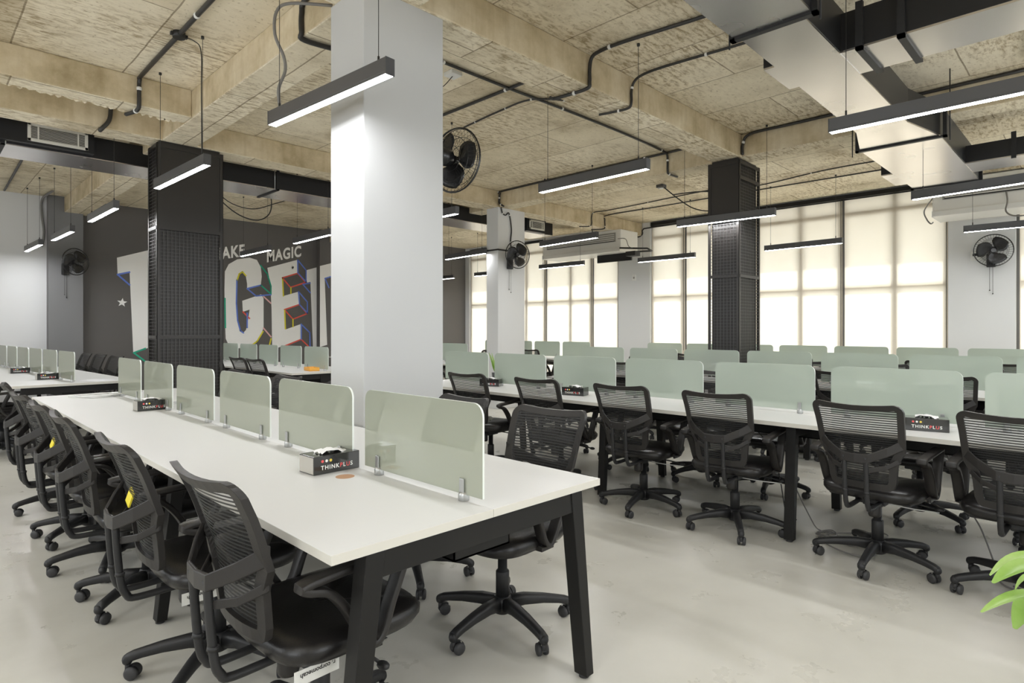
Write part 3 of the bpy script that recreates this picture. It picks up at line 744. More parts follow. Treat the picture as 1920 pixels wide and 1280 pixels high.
    # back frame
    ol = back_outline(); n = len(ol); rings = []
    for i in range(n):
        (y0, z0), (y1, z1), (y2, z2) = ol[i-1], ol[i], ol[(i+1) % n]
        ty, tz = y2-y0, z2-z0; L = math.hypot(ty, tz); ny, nz = -tz/L, ty/L
        wd = .030 if z1 > .70 else .036
        yi, zi = y1+ny*wd, z1+nz*wd
        rings.append([(back_x(y1, z1)+.011, y1, z1), (back_x(y1, z1)-.011, y1, z1), (back_x(yi, zi)-.010, yi, zi), (back_x(yi, zi)+.006, yi, zi)])
    MB().loft(rings, smooth=False, closed=True).build('back_frame', M['plastic'], t, bevel=.005)
    P = []
    for k in range(19):
        z = .486+(.922-.486)*k/18; hw = half_w(z)-.014-(.02 if z > .895 else 0)*((z-.895)/.03)
        P.append([(back_x(y, z)+.004, y, z) for y in [hw*(-1+2*i/14) for i in range(15)]])
    MB().grid(P).build('back_net', M['net'], t)
    # V-shaped lumbar belt and lower struts
    def belt(pts, hts, th):
        rr = [[(x+th/2, y, z-h/2), (x-th/2, y, z-h/2), (x-th/2, y, z+h/2), (x+th/2, y, z+h/2)] for (x, y, z), h in zip(pts, hts)]
        return MB().loft(rr, smooth=False)
    bp = [(-.262, -.206, .735), (-.318, -.14, .692), (-.362, -.065, .655), (-.367, 0, .650), (-.362, .065, .655), (-.318, .14, .692), (-.262, .206, .735)]
    belt(bp, [.055, .05, .048, .05, .048, .05, .055], .012).build('lumbar_belt', M['plastic'], t, bevel=.004)
    for sg in (-1, 1):
        q = [(-.252, sg*.183, .645), (-.305, sg*.13, .608), (-.345, sg*.055, .588)]
        belt(q, [.03, .026, .026], .010).build('lower_strut', M['plastic'], t, bevel=.003)
        tb = smooth_path([(-.358, sg*.052, .66), (-.351, sg*.052, .55), (-.340, sg*.052, .44), (-.324, sg*.052, .395), (-.29, sg*.052, .375), (-.12, sg*.052, .378)], 5)
        tu = MB().tube(tb, .0125, 10); tu.cyl((-.344, sg*.052, .465), (-.342, sg*.052, .478), .0155, 12); tu.build('back_post', M['base'], t)
    index_children(t)
    return t
chair0 = make_chair(); used = False
def chair(x, y, rz, phase, label, group):
    global used
    if not used:
        used = True; o = chair0; o.location = (x, y, 0); o.rotation_euler = (0, 0, rz); tag(o, label, None, group)
    else: o = dup(chair0, (x, y, 0), rz, label, group)
    for c in children_of(o):
        if c.name.startswith('star_base'): c.rotation_euler = (0, 0, R(phase)-rz)
    return o
nchairs = []
for k, (x, y, rz, ph) in enumerate([(.92, 1.765, 2, 20), (.87, 2.50, 0, 8), (.855, 3.40, -2, 2), (.85, 4.0, 0, 30), (.84, 4.69, 3, 4), (.86, 5.52, -3, 40)]):
    nchairs.append(chair(x, y, R(rz), ph, 'black mesh office chair, %s from the camera along the foreground desk\'s left side' % ('closest' if k == 0 else ORD[k]), 'chairs on the left of the foreground desk'))
for k, (x, y, rz, ph) in enumerate([(1.88, 1.93, 184, 42), (1.92, 2.66, 178, 25), (1.9, 3.98, 180, 10), (1.9, 4.85, 183, 60), (1.88, 5.95, 177, 30)]):
    chair(x, y, R(rz), ph, 'black mesh office chair, %s from the camera on the foreground desk\'s right side' % ('closest' if k == 0 else ORD[k]), 'chairs on the right of the foreground desk')
rch = []
for k, (y, rz, ph) in enumerate([(4.13, 7, 50), (3.27, 4, 10), (2.47, 4, 48), (1.77, 5, 67), (.94, -3, 36), (.30, -2, 52)]):
    rch.append(chair(3.87, y, R(rz), ph, 'black mesh office chair with back to the aisle, %s from the white pillar' % ('first' if k == 0 else ORD[k]), 'chairs along the right-hand aisle'))
for k, (y, rz, ph) in enumerate([(4.25, 184, 10), (3.35, 178, 30), (2.58, 181, 14), (1.99, 178, 50), (.95, 183, 22), (.18, 178, 60)]):
    chair(4.98, y, R(rz), ph, 'black mesh office chair tucked behind the nearest right-hand desk, %s from the white pillar' % ('first' if k == 0 else ORD[k]), 'chairs behind the nearest right-hand desk')
for k, (y, rz, ph) in enumerate([(5.05, 2, 10), (4.2, -3, 30), (3.4, 1, 14), (2.6, 4, 50), (1.8, -3, 22), (1.0, 2, 60), (.2, 2, 40)]):
    chair(6.45, y, R(rz), ph, 'black mesh office chair before the second right-hand desk row, %s from the left' % ('first' if k == 0 else ORD[k]), 'chairs before the second right-hand row')
for k, (y, rz, ph) in enumerate([(5.0, 182, 10), (4.25, 177, 30), (3.4, 181, 14), (2.62, 184, 50), (1.82, 177, 22), (.98, 182, 60)]):
    chair(7.47, y, R(rz), ph, 'black mesh office chair behind the second right-hand desk row, %s from the left' % ('first' if k == 0 else ORD[k]), 'chairs behind the second right-hand row')
for k, (y, rz, ph) in enumerate([(5.6, 2, 10), (4.8, -3, 30), (3.2, 4, 50), (2.45, -3, 22), (1.65, 2, 60), (.85, 2, 40)]):
    chair(9.22, y, R(rz), ph, 'black mesh office chair before the window-side desk row, %s from the left' % ('first' if k == 0 else ORD[k]), 'chairs before the window-side row')
for k, (x, y, rz, ph) in enumerate([(9.0, 8.15, 5, 10), (9.0, 9.1, 0, 20)]):
    chair(x, y, R(rz), ph, 'black mesh office chair at the window desk behind the fan pillar, %s from it' % ('first' if k == 0 else ORD[k]), 'chairs behind the fan pillar')
for k, (x, y, rz, ph) in enumerate([(6.4, 8.15, 4, 10), (7.45, 8.3, 184, 20)]):
    chair(x, y, R(rz), ph, 'black mesh office chair %s the desk left of the fan pillar' % ('before', 'behind')[k], 'chairs left of the fan pillar')
for k, (y, rz, ph) in enumerate([(8.12, 6, 10), (8.72, 5, 20), (9.6, 2, 44)]):
    chair(3.62, y, R(rz), ph, 'black mesh office chair at the desk below the mural, %s from its near end' % ('first' if k == 0 else ORD[k]), 'chairs below the mural')
for k, (x, y, rz, ph) in enumerate([(1.85, 10.3, 190, 10), (1.8, 11.1, 188, 20), (1.76, 11.9, 186, 44)]):
    chair(x, y, R(rz), ph, 'black chair on the far side of the far-left desk, %s from the right' % ('first' if k == 0 else ORD[k]), 'chairs on the far side of the far-left desk')
for k, (x, y, rz, ph) in enumerate([(.72, 8.35, 3, 10), (.69, 8.97, 4, 20)]):
    chair(x, y, R(rz), ph, 'black chair on the near side of the far-left desk, %s from the foreground desk' % ('first' if k == 0 else ORD[k]), 'chairs on the near side of the far-left desk')
# details on single chairs
def strap(ch):
    s = MB().box((-.19, -.201, .356), (-.055, -.199, .398)).build('label_strap', M['tagw'], ch)
    # the print hangs upside down
    mt = Matrix(((-1, 0, 0, -.067), (0, 0, 1, -.2018), (0, -1, 0, .387), (0, 0, 0, 1)))
    text_mesh('strap_print', 'r. corpomecah', .018, [M['ink']], mt, s, bold=.0004)
strap(nchairs[0]); strap(nchairs[1])
for i in (1, 3):
    tag(MB().prism([(-.30, .03, .675), (-.30, .07, .695), (-.285, .07, .74), (-.285, .03, .72)], (.006, 0, 0)).build('paper_tag', M['yellow'], nchairs[i]), 'yellow paper tag tucked behind the lumbar belt')
for i in (2, 3, 4, 5):
    MB().tube([(-.09, -.03, .372), (-.02, -.19, .352), (.03, -.285, .345)], .0035, 6).build('lever_rod', M['rod'], rch[i])

# ------------------------------------------------------------------ tissue cartons
def make_carton():
    t = thing('tissue_carton', 'x', 'tissue box', (0, 0, 0))    # front face looks along -Y
    w, d, h = .205, .115, .072
    MB().box((-w/2, -d/2, 0), (w/2, d/2, h)).build('carton', M['boxk'], t, bevel=.002)
    MB().box((-w/2-.001, -d/2+.004, .004), (-w/2, d/2-.004, h-.004)).build('end_film', M['boxs'], t)
    lt = text_mesh('lettering', 'THINKPLUS', .0235, [M['t_white'], M['t_red']], Matrix(((1, 0, 0, -w/2+.030), (0, 0, -1, -d/2-.0006), (0, 1, 0, .0175), (0, 0, 0, 1))), t, marks={5: 1, 7: 1}, space=1.22, bold=.0005)
    for k, mm in enumerate(('t_red', 't_white', 't_yel')):
        MB().cyl((-w/2+.037+.018*k, -d/2, .051), (-w/2+.037+.018*k, -d/2-.0008, .051), .0058, 14).build('dot', M[mm], t)
    ts = MB(); P = []
    for i in range(7):
        P.append([(-.055+.11*i/6, -.035+.07*j/6, h+.002+.016*abs(math.sin(i*1.9+j*.6))*(1-abs(i-3)/4)+.004*math.sin(j*2.3+i)) for j in range(7)])
    ts.grid(P); ts.build('tissue', M['tissue'], t)
    index_children(t)
    return t
cart = make_carton()
carts = [(1.224, 2.268, 2, 'black lettered tissue carton on the foreground desk by the nearest screen'), (1.243, 4.87, 1, 'black lettered tissue carton halfway along the foreground desk'),
         (1.155, 8.70, 3, 'black lettered tissue carton at the near end of the far-left desk'), (1.065, 10.22, 3, 'black lettered tissue carton farther along the far-left desk'),
         (4.10, .75, -78, 'black lettered tissue carton beside the right-hand desk screen, near right edge'), (4.20, 4.48, -62, 'black lettered tissue carton nearest the white pillar on the right-hand desk'),
         (4.13, 3.33, -75, 'dark tissue carton on the right-hand desk beside the white cable coil')]
for i, (x, y, a, lab) in enumerate(carts):
    if i == 0: cart.location = (x, y, .75); cart.rotation_euler = (0, 0, R(a)); tag(cart, lab, None, 'tissue cartons')
    else: dup(cart, (x, y, .75), R(a), lab, 'tissue cartons')
og = thing('desk_organiser', 'orange organiser tray on the desk below the mural', 'organiser', (4.0, 7.92, .75), R(80))
o_ = MB(); o_.box((-.13, -.07, 0), (.13, .07, .008)); o_.box((-.13, -.07, 0), (-.124, .07, .05)); o_.box((.124, -.07, 0), (.13, .07, .05)); o_.box((-.13, -.07, 0), (.13, -.064, .05)); o_.box((-.13, .064, 0), (.13, .07, .05))
o_.build('tray', M['orange'], og, bevel=.004); MB().box((-.12, -.06, .008), (-.01, .06, .045)).build('card_stack', M['orange'], og)
pp = thing('paper_sheet', 'loose white sheets at the near end of the far-left desk', 'paper', (1.52, 8.15, .75), R(20))
for k in range(3): MB().box((-.105, -.148, .0006*k), (.105, .148, .0006*k+.0004)).build('sheet', M['paper'], pp).rotation_euler = (0, 0, R(9*k))

# ------------------------------------------------------------------ cables
def cable(name, label, cat, pts, r, mat, k=6, n=6): return tag(MB().tube(smooth_path(pts, k), r, n).build(name, M[mat]), label, cat)
random.seed(3)
def tangle(cx, cy, z, rad, loops):
    pts = []
    for i in range(loops*6):
        a = i*PI/3+random.uniform(-.3, .3); q = rad*random.uniform(.35, 1)
        pts.append((cx+q*1.3*math.cos(a), cy+q*math.sin(a), z+.004+random.uniform(0, .018)))
    return pts
cable('cable_tangle', 'tangled white cables at the far end of the foreground desk', 'cable', [(1.0, 6.3, .754)]+tangle(1.18, 6.15, .75, .17, 5)+[(1.55, 6.35, .754)], .004, 'cablew')
cable('cable_loop', 'white cables behind the second tissue carton on the foreground desk', 'cable', tangle(1.46, 5.05, .75, .15, 3), .0035, 'cablew')
cable('cable_loop', 'white cable coil on the right-hand desk behind a chair', 'cable', tangle(4.16, 3.62, .75, .13, 3), .0035, 'cablew')
cable('cable_loop', 'white cable arching beside the right-edge tissue carton', 'cable', [(4.30, .56, .755), (4.33, .52, .80), (4.36, .46, .81), (4.38, .40, .78), (4.39, .36, .755)], .006, 'cablew')
cable('floor_cable', 'grey cable knot on the floor beside the right-hand desk leg', 'cable', [(4.45, 1.62, .62), (4.40, 1.60, .3), (4.26, 1.42, .05), (4.22, 1.35, .008)]+tangle(4.17, 1.30, 0, .07, 3)+[(4.36, 1.15, .008), (4.45, 1.05, .008), (4.36, 1.02, .008), (4.20, 1.22, .01), (4.08, 1.32, .008), (3.94, 1.18, .008), (3.90, 1.05, .008), (3.99, .98, .008), (4.10, 1.08, .01), (4.05, 1.14, .008), (4.14, 1.22, .01)], .0042, 'cableg')
cable('floor_cable', 'grey cable drooping to the floor at far right', 'cable', [(4.45, .72, .60), (4.42, .66, .42), (4.33, .58, .28), (4.25, .52, .2), (4.14, .46, .09), (4.03, .42, .01), (3.95, .35, .008), (3.97, .32, .008), (4.0, .36, .008)], .0045, 'cableg')
cable('hanging_cable', 'black cable hanging behind the desk leg on the right', 'cable', [(4.5, 1.95, .62), (4.44, 1.75, .45), (4.4, 1.68, .25), (4.36, 1.62, .02), (4.35, 1.55, .006)], .004, 'cablek')

# ------------------------------------------------------------------ conduits on the ceiling
def conduit(label, pts, r=.014, k=5, mat='conduit', clips=0):
    P = smooth_path(pts, k)
    t = tag(MB().tube(P, r, 8).build('conduit', M[mat]), label, 'conduit')
    for i in range(clips):
        p = P[int((i+.5)*len(P)/clips)]
        MB().ball(tuple(p), r*1.35, 8, 6).build('saddle_clip', M['clip'], t)
    return t
zc = CEIL-.021; zb = BEAM-.02
conduit('black conduit crossing the upper-left slab and stepping down the narrow beam', [(1.5, 3.2, zc), (1.5, 4.4, zc), (1.5, 6.1, zc), (1.5, 6.25, zc-.02), (1.5, 6.27, zc-.1), (1.5, 6.27, zb+.05), (1.5, 6.29, zb), (1.5, 6.42, zb), (1.46, 6.56, zb)], .018, clips=3)
jb = thing('junction_box', 'small black junction box on the upper-left conduit', 'junction box', (1.5, 5.14, CEIL)); MB().cyl((0, 0, -.045), (0, 0, 0), .045, 16).build('box', M['cablek'], jb); MB().box((-.06, -.015, -.035), (.06, .015, -.012)).build('cable_gland', M['cablek'], jb)
cable('lamp_cable', 'thin black cable from the junction box to a lamp', 'cable', [(1.5, 5.14, 3.60), (1.6, 5.10, 3.58), (1.64, 5.075, 3.5), (1.64, 5.07, 3.2), (1.642, 5.065, 2.70)], .004, 'cablek')
conduit('black conduit along the slab right of the white pillar', [(2.6, 4.06, zc), (3.25, 4.06, zc), (4.0, 4.06, zc), (4.8, 4.04, zc), (5.9, 4.04, zc), (6.8, 4.08, zc), (6.93, 4.08, zc-.02), (6.955, 4.08, zc-.1), (6.955, 4.08, zb+.04), (6.99, 4.08, zb), (7.2, 4.08, zb)], .014, clips=5)
conduit('black conduit crossing the slab toward the white pillar fan', [(4.04, 5.6, zc), (4.045, 5.05, zc), (4.045, 4.4, zc), (4.04, 3.75, zc)], .016, clips=2)
conduit('black conduit bending over the front beam', [(4.15, 1.5, zc), (4.12, 2.08, zc), (4.03, 2.75, zc), (4.03, 3.0, zc), (4.03, 3.075, zc-.03), (4.03, 3.094, zc-.12), (4.03, 3.094, zb+.05), (4.03, 3.12, zb), (4.02, 3.35, zb), (4.0, 3.46, zb), (3.96, 3.47, zb)], .015, clips=2)
conduit('black conduit bending over the front beam, right of the other', [(4.75, 1.7, zc), (4.72, 2.15, zc), (4.66, 2.75, zc), (4.65, 2.98, zc-.01), (4.65, 3.07, zc-.05), (4.65, 3.096, zc-.13), (4.65, 3.096, zb+.05), (4.65, 3.13, zb), (4.63, 3.3, zb), (4.6, 3.42, zb)], .012, clips=3)
conduit('thin black conduit from the fan across the slab', [(4.46, 5.2, zc), (4.39, 4.56, zc), (4.39, 4.1, zc), (4.68, 3.85, zc)], .010, clips=4)
conduit('black conduit along the right cross beam to the fan pillar', [(6.955, 3.5, zc), (6.955, 5.2, zc), (6.955, 7.1, zc), (6.955, 7.2, zc-.03), (6.955, 7.215, zc-.12), (6.955, 7.215, 3.42), (6.945, 7.1, 3.35)], .014, clips=4)
conduit('black cable snaking down the fan pillar', [(6.99, 7.215, 3.42), (7.02, 7.215, 3.28), (7.1, 7.215, 3.24), (7.17, 7.215, 3.29), (7.21, 7.215, 3.2), (7.24, 7.215, 3.0), (7.22, 7.215, 2.8), (7.26, 7.215, 2.6)], .011, clips=3)
conduit('black conduit beside the right caged column running to the big duct', [(6.955, 3.09, BEAM+.02), (6.95, 3.085, 3.5), (6.95, 3.0, zc-.005), (6.955, 2.6, zc), (6.955, 1.9, zc), (6.955, .5, zc)], .016, clips=2)
conduit('thin black conduit along the slab near the windows, upper of two', [(9.3, 7.4, zb), (9.42, 7.25, zb), (9.46, 7.218, zb+.05), (9.46, 7.218, zc-.08), (9.47, 7.16, zc), (9.5, 6.9, zc), (9.45, 6.2, zc), (9.3, 4.6, zc), (9.55, 4.0, zc), (9.3, 2.9, zc), (9.3, 1.9, zc)], .010, clips=4)
conduit('thin black conduit along the slab near the windows, lower of two', [(9.75, 7.45, zb), (9.87, 7.25, zb), (9.9, 7.218, zb+.05), (9.9, 7.218, zc-.08), (9.9, 7.15, zc), (9.88, 6.0, zc), (9.85, 4.5, zc), (9.85, 3.0, zc), (9.85, 1.8, zc)], .011, clips=2)
conduit('black conduit stepping down the back beam end by the switch pier', [(XW-.03, 4.6, CEIL-.12), (XW-.03, 6.9, CEIL-.12), (XW-.035, 7.2, CEIL-.14), (XW-.035, 7.22, 3.4), (XW-.035, 7.3, 3.345), (XW-.035, 7.5, 3.345)], .014)
conduit('thick black conduit dropping off the upper cross beam beside the white pillar', [(1.92, 3.35, zc), (1.93, 3.9, zc-.03), (1.935, 3.98, zc-.1), (1.935, 3.98, zb+.04), (1.97, 4.0, zb), (2.3, 3.95, zb-.0), (2.6, 3.9, zb)], .018)
conduit('grey cable drooping from the cross beam to the nearest lamp', [(1.96, 3.58, 3.42), (1.75, 3.75, 3.42), (1.68, 3.8, 3.36), (1.66, 3.78, 3.2), (1.69, 3.72, 3.05), (1.69, 3.70, 2.95), (1.64, 3.68, 2.82), (1.64, 3.66, 2.69)], .010, mat='cableg')
conduit('black cables drooping down the narrow beam toward the grille', [(1.49, 6.60, CEIL-.02), (1.49, 7.0, CEIL-.02), (1.478, 7.2, 3.60), (1.462, 7.215, 3.45), (1.40, 7.22, 3.35), (1.39, 7.26, 3.335)], .02)
conduit('black conduit behind the left duct stepping over the cross beam', [(.3, 9.3, zc), (1.0, 9.2, zc), (1.75, 9.1, zc), (1.90, 9.1, zc-.02), (1.93, 9.1, zc-.1), (1.93, 9.1, zb+.03), (1.98, 9.1, zb), (2.4, 9.1, zb)], .02)
conduit('black conduit running from the left duct to the white end wall', [(1.05, 8.7, zc), (1.1, 10.0, zc), (1.15, 12.9, zc)], .016)
conduit('black conduit along the slab behind the left caged column', [(2.4, 10.4, zc), (3.4, 10.3, zc), (4.6, 10.25, zc), (6.8, 10.2, zc)], .014, clips=3)
conduit('grey conduit down the edge of the white end wall', [(1.72, 12.4, zc), (1.68, 12.7, zc-.02), (1.66, 13.06, zc-.06), (1.66, 13.075, 3.3), (1.69, 13.075, 3.0), (1.66, 13.075, 2.75)], .018, mat='cableg')
cable('drooping_cable', 'black cable loops hanging behind the left duct', 'cable', [(3.0, 9.2, CEIL-.005), (3.15, 9.2, 3.3), (3.45, 9.2, 3.05), (3.75, 9.2, 2.98), (3.95, 9.2, 3.1), (3.98, 9.2, 3.35), (3.85, 9.2, CEIL-.005)], .009, 'cablek')
cable('drooping_cable', 'slack black cable under the conduit behind the left duct', 'cable', [(3.05, 9.25, CEIL-.005), (3.3, 9.25, 3.25), (3.7, 9.25, 3.15), (4.1, 9.25, 3.3), (4.6, 9.25, 3.5), (5.0, 9.25, 3.45), (5.6, 9.25, CEIL-.005)], .007, 'cablek')
cable('drooping_cable', 'black cable loop below the ceiling sensor left of the right caged column', 'cable', [(8.5, 5.05, 3.58), (8.6, 4.85, 3.38), (8.62, 4.6, 3.2), (8.6, 4.3, 3.12), (8.55, 4.1, 3.2), (8.5, 4.2, 3.36), (8.5, 4.5, 3.42), (8.5, 4.9, 3.44)], .009, 'cablek')
sn = thing('ceiling_sensor', 'small dark sensor box on the slab before the right caged column', 'sensor', (8.5, 5.1, CEIL)); MB().box((-.06, -.06, -.05), (.06, .06, 0)).build('body', M['housing'], sn, bevel=.006); MB().cyl((0, 0, -.062), (0, 0, -.05), .035, 16).build('lens', M['clip'], sn)
s2 = thing('ceiling_sensor', 'white square sensor on the slab beside the white pillar', 'sensor', (3.47, 4.2, CEIL)); MB().box((-.06, -.06, -.035), (.06, .06, 0)).build('body', M['clip'], s2, bevel=.006); MB().tube(smooth_path([(0, .0, -.03), (-.05, .1, -.12), (-.15, .12, -.12), (-.25, .1, -.06)], 5), .004, 6).build('lead', M['cablek'], s2)

# ------------------------------------------------------------------ ducts
dl = thing('air_duct', 'black air duct with a white grille behind the left caged column', 'duct', (0, 0, 0))
MB().box((-3.2, 8.0, 3.222), (9.2, 8.62, 3.455)).build('duct_body', M['insul'], dl)
MB().box((-3.2, 8.004, 3.212), (9.2, 8.616, 3.222)).build('bottom_sheet', M['foil'], dl)
for x in (.12, .62, .70, 2.62, 3.55, 4.9, 6.2):
    f = MB(); f.box((x-.018, 7.98, 3.2), (x+.018, 8.64, 3.212)); f.box((x-.018, 7.98, 3.2), (x+.018, 8.0, 3.47)); f.build('flange', M['flange'], dl)
for x in (-.2, .72, 3.5, 5.5): MB().cyl((x, 7.97, 3.2), (x, 7.97, CEIL), .005, 6).build('hanger_rod', M['chrome'], dl)
def grille(x0, x1, z0, z1, y, par, sections=True):
    g = MB(); b = .028
    g.box((x0, y-.02, z0), (x1, y, z0+b)); g.box((x0, y-.02, z1-b), (x1, y, z1)); g.box((x0, y-.02, z0), (x0+b, y, z1)); g.box((x1-b, y-.02, z0), (x1, y, z1))
    fr = g.build('grille', M['grille'], par, bevel=.002)
    MB().box((x0+b, y-.004, z0+b), (x1-b, y-.002, z1-b)).build('dark_backing', M['dark'], fr)
    s = MB(); n = 9
    for k in range(n):
        z = z0+b+(z1-z0-2*b)*(k+.5)/n
        s.prism([(x0+b, y-.018, z-.004), (x0+b, y-.006, z+.004), (x0+b, y-.006, z+.007), (x0+b, y-.018, z-.001)], (x1-x0-2*b, 0, 0))
    for q in (.17, .83): s.box((x0+(x1-x0)*q-.006, y-.02, z0+b), (x0+(x1-x0)*q+.006, y-.006, z1-b))
    s.build('louvres', M['grille'], fr)
grille(.885, 1.40, 3.262, 3.452, 7.995, dl)
MB().box((.2, 7.9, 3.24), (1.46, 8.0, 3.458)).build('grille_box', M['insul'], dl)
for o in list(C.objects):
    if o.name.startswith(('grille', 'dark_backing', 'louvres')) and o.parent == dl and o.type == 'MESH' and not o.name.startswith('grille_box'): o.location.y = -.1
grille(8.35, 8.78, 3.24, 3.42, 7.85, dl)
MB().box((8.3, 7.86, 3.20), (8.84, 8.0, 3.455)).build('grille_box', M['insul'], dl)

dm = thing('air_duct', 'big foil-bottomed black duct crossing the upper right ceiling', 'duct', (0, 0, 0))
def seg(x0, x1, a0, a1, b0, b1, z0=3.05, z1=3.335, par=dm):
    """duct piece along X, from width a0..a1 (y) at x0 to b0..b1 at x1"""
    m_ = MB().loft([[(x0, a0, z0+.012), (x0, a1, z0+.012), (x0, a1, z1), (x0, a0, z1)], [(x1, b0, z0+.012), (x1, b1, z0+.012), (x1, b1, z1), (x1, b0, z1)]], smooth=False)
    m_.build('duct_body', M['insul'], par)
    MB().loft([[(x0, a0+.002, z0), (x0, a1-.002, z0), (x0, a1-.002, z0+.012), (x0, a0+.002, z0+.012)], [(x1, b0+.002, z0), (x1, b1-.002, z0), (x1, b1-.002, z0+.012), (x1, b0+.002, z0+.012)]], smooth=False).build('bottom_sheet', M['foil'], par)
seg(-1, 3.50, 1.16, 1.60, 1.16, 1.60); seg(3.5, 5.9, 1.21, 1.575, 1.21, 1.60); seg(5.9, 6.52, 1.21, 1.60, 1.09, 1.735); seg(6.52, 8.75, 1.09, 1.735, 1.09, 1.735)
for x, a, b in ((3.49, 1.13, 1.62), (6.52, 1.04, 1.77), (8.74, 1.06, 1.76)):
    f = MB(); f.box((x-.02, a, 3.035), (x+.02, b, 3.05)); f.box((x-.02, a, 3.035), (x+.02, a+.03, 3.36)); f.box((x-.02, b-.03, 3.035), (x+.02, b, 3.36)); f.box((x-.02, a, 3.345), (x+.02, b, 3.36)); f.build('flange', M['flange'], dm)
for x, y in ((3.49, 1.12), (3.49, 1.63), (6.52, 1.80), (6.52, 1.02)): MB().cyl((x, y, 3.0), (x, y, CEIL), .005, 6).build('hanger_rod', M['flange'], dm)
def branch(x0, x1, y0, y1, z0, z1):
    MB().box((x0, y0, z0+.012), (x1, y1, z1)).build('branch', M['insul'], dm)
    MB().box((x0+.002, y0, z0), (x1-.002, y1, z0+.012)).build('bottom_sheet', M['foil'], dm)
branch(4.14, 4.57, -3.4, 1.22, 3.055, 3.30)
branch(4.06, 4.52, 1.57, 1.66, 3.06, 3.28)
branch(7.82, 8.3, -3.4, 1.1, 3.055, 3.24)
branch(7.8, 8.45, 1.73, 1.86, 3.06, 3.26)
for y in (1.1, .88):
    f = MB(); f.box((4.11, y-.02, 3.035), (4.60, y+.02, 3.055)); f.box((4.11, y-.02, 3.035), (4.14, y+.02, 3.33)); f.build('flange', M['flange'], dm)
MB().box((7.8, .68, 3.035), (7.82, .72, 3.3)).build('flange', M['flange'], dm)
MB().tube([(4.12, .99, 3.33), (4.05, .8, 3.45), (4.0, .6, 3.6), (3.98, .5, CEIL)], .01, 8).build('brace_rod', M['flange'], dm)
conduit('black conduit behind the big duct at upper right', [(5.6, 1.15, zc), (5.7, .3, zc), (5.75, -.4, zc)], .02)
conduit('silver pipe across the slab between the duct branches', [(5.05, .35, zc), (5.5, .42, zc), (5.75, .4, zc)], .016, mat='chrome')
conduit('silver pipe across the slab beyond the big duct', [(6.0, .45, zc), (6.7, .5, zc)], .016, mat='chrome')
rs = MB().prism([(3.88+.10*math.cos(a)*(1+.25*math.sin(3*a)), .93+.06*math.sin(a), CEIL-.001) for a in [2*PI*i/18 for i in range(18)]], (0, 0, -.001))
tag(rs.build('rust_stain', M['rust']), 'rust-brown stain on the slab beside the big duct', 'stain')

# ------------------------------------------------------------------ ceiling air units
def ac(x, y0, y1, z0, z1, label):
    t = thing('air_conditioner', label, 'air conditioner', (x, (y0+y1)/2, z0)); h = z1-z0; w = (y1-y0)/2
    MB().box((0, -w, .06), (.62, w, h)).build('casing', M['acw'], t, bevel=.01)
    MB().prism([(-.03, -w, .0), (.60, -w, .0), (.60, -w, .06), (-.03, -w, .075)], (0, 2*w, 0)).build('drip_tray', M['acw'], t, bevel=.006)
    MB().box((-.012, -w+.12, h*.45), (0, w-.12, h-.06)).build('outlet_frame', M['acg'], t)
    s = MB()
    for k in range(4): s.box((-.018, -w+.15, h*.5+k*(h*.09)), (-.01, w-.15, h*.5+k*(h*.09)+.012))
    s.build('outlet_louvres', M['acw'], t)
    MB().box((-.014, -w+.14, h*.47), (-.011, w-.14, h*.50)).build('outlet_slot', M['dark'], t)
    return t
ac(10.2, .3, 1.80, 2.905, 3.40, 'white ceiling air unit at the right edge above the fan pier')
ac(10.2, 7.05, 9.15, 2.91, 3.36, 'white ceiling air unit beside the switch pier')
MB2 = thing('pipe_bracket', 'black bracket with bundled pipes beside the left ceiling air unit', 'bracket', (10.1, 6.75, 2.9))
b_ = MB(); b_.tube([(0, .25, .06), (0, -.1, .02), (.05, -.35, .0), (.3, -.3, -.02), (.3, .2, 0)], .018, 8); b_.box((-.02, -.12, -.12), (.16, .1, -.03)); b_.build('arm', M['cablek'], MB2)
MB().tube(smooth_path([(0, .3, .25), (-.02, .1, .22), (-.03, 0, .05), (.05, -.2, .02)], 5), .008, 6).build('pipe', M['cableg'], MB2)
MB().box((10.5, 7.0, 2.75), (10.54, 7.86, 2.91)).build('dark_fascia', M['insul'], MB2).matrix_parent_inverse = Matrix.Translation((-10.1, -6.75, -2.9))
cable('unit_cable', 'grey cable hanging from the right ceiling air unit', 'cable', [(10.23, 1.0, 3.2), (10.12, .97, 3.0), (10.05, .98, 2.86), (10.0, .9, 2.78), (10.0, .75, 2.77), (10.1, .6, 2.8)], .010, 'cableg')
cable('unit_cable', 'short dark cable hooked at the left end of the right air unit', 'cable', [(10.25, 1.79, 3.2), (10.13, 1.88, 3.0), (10.12, 1.85, 2.87), (10.1, 1.80, 2.80), (10.1, 1.77, 2.82)], .009, 'cableg')

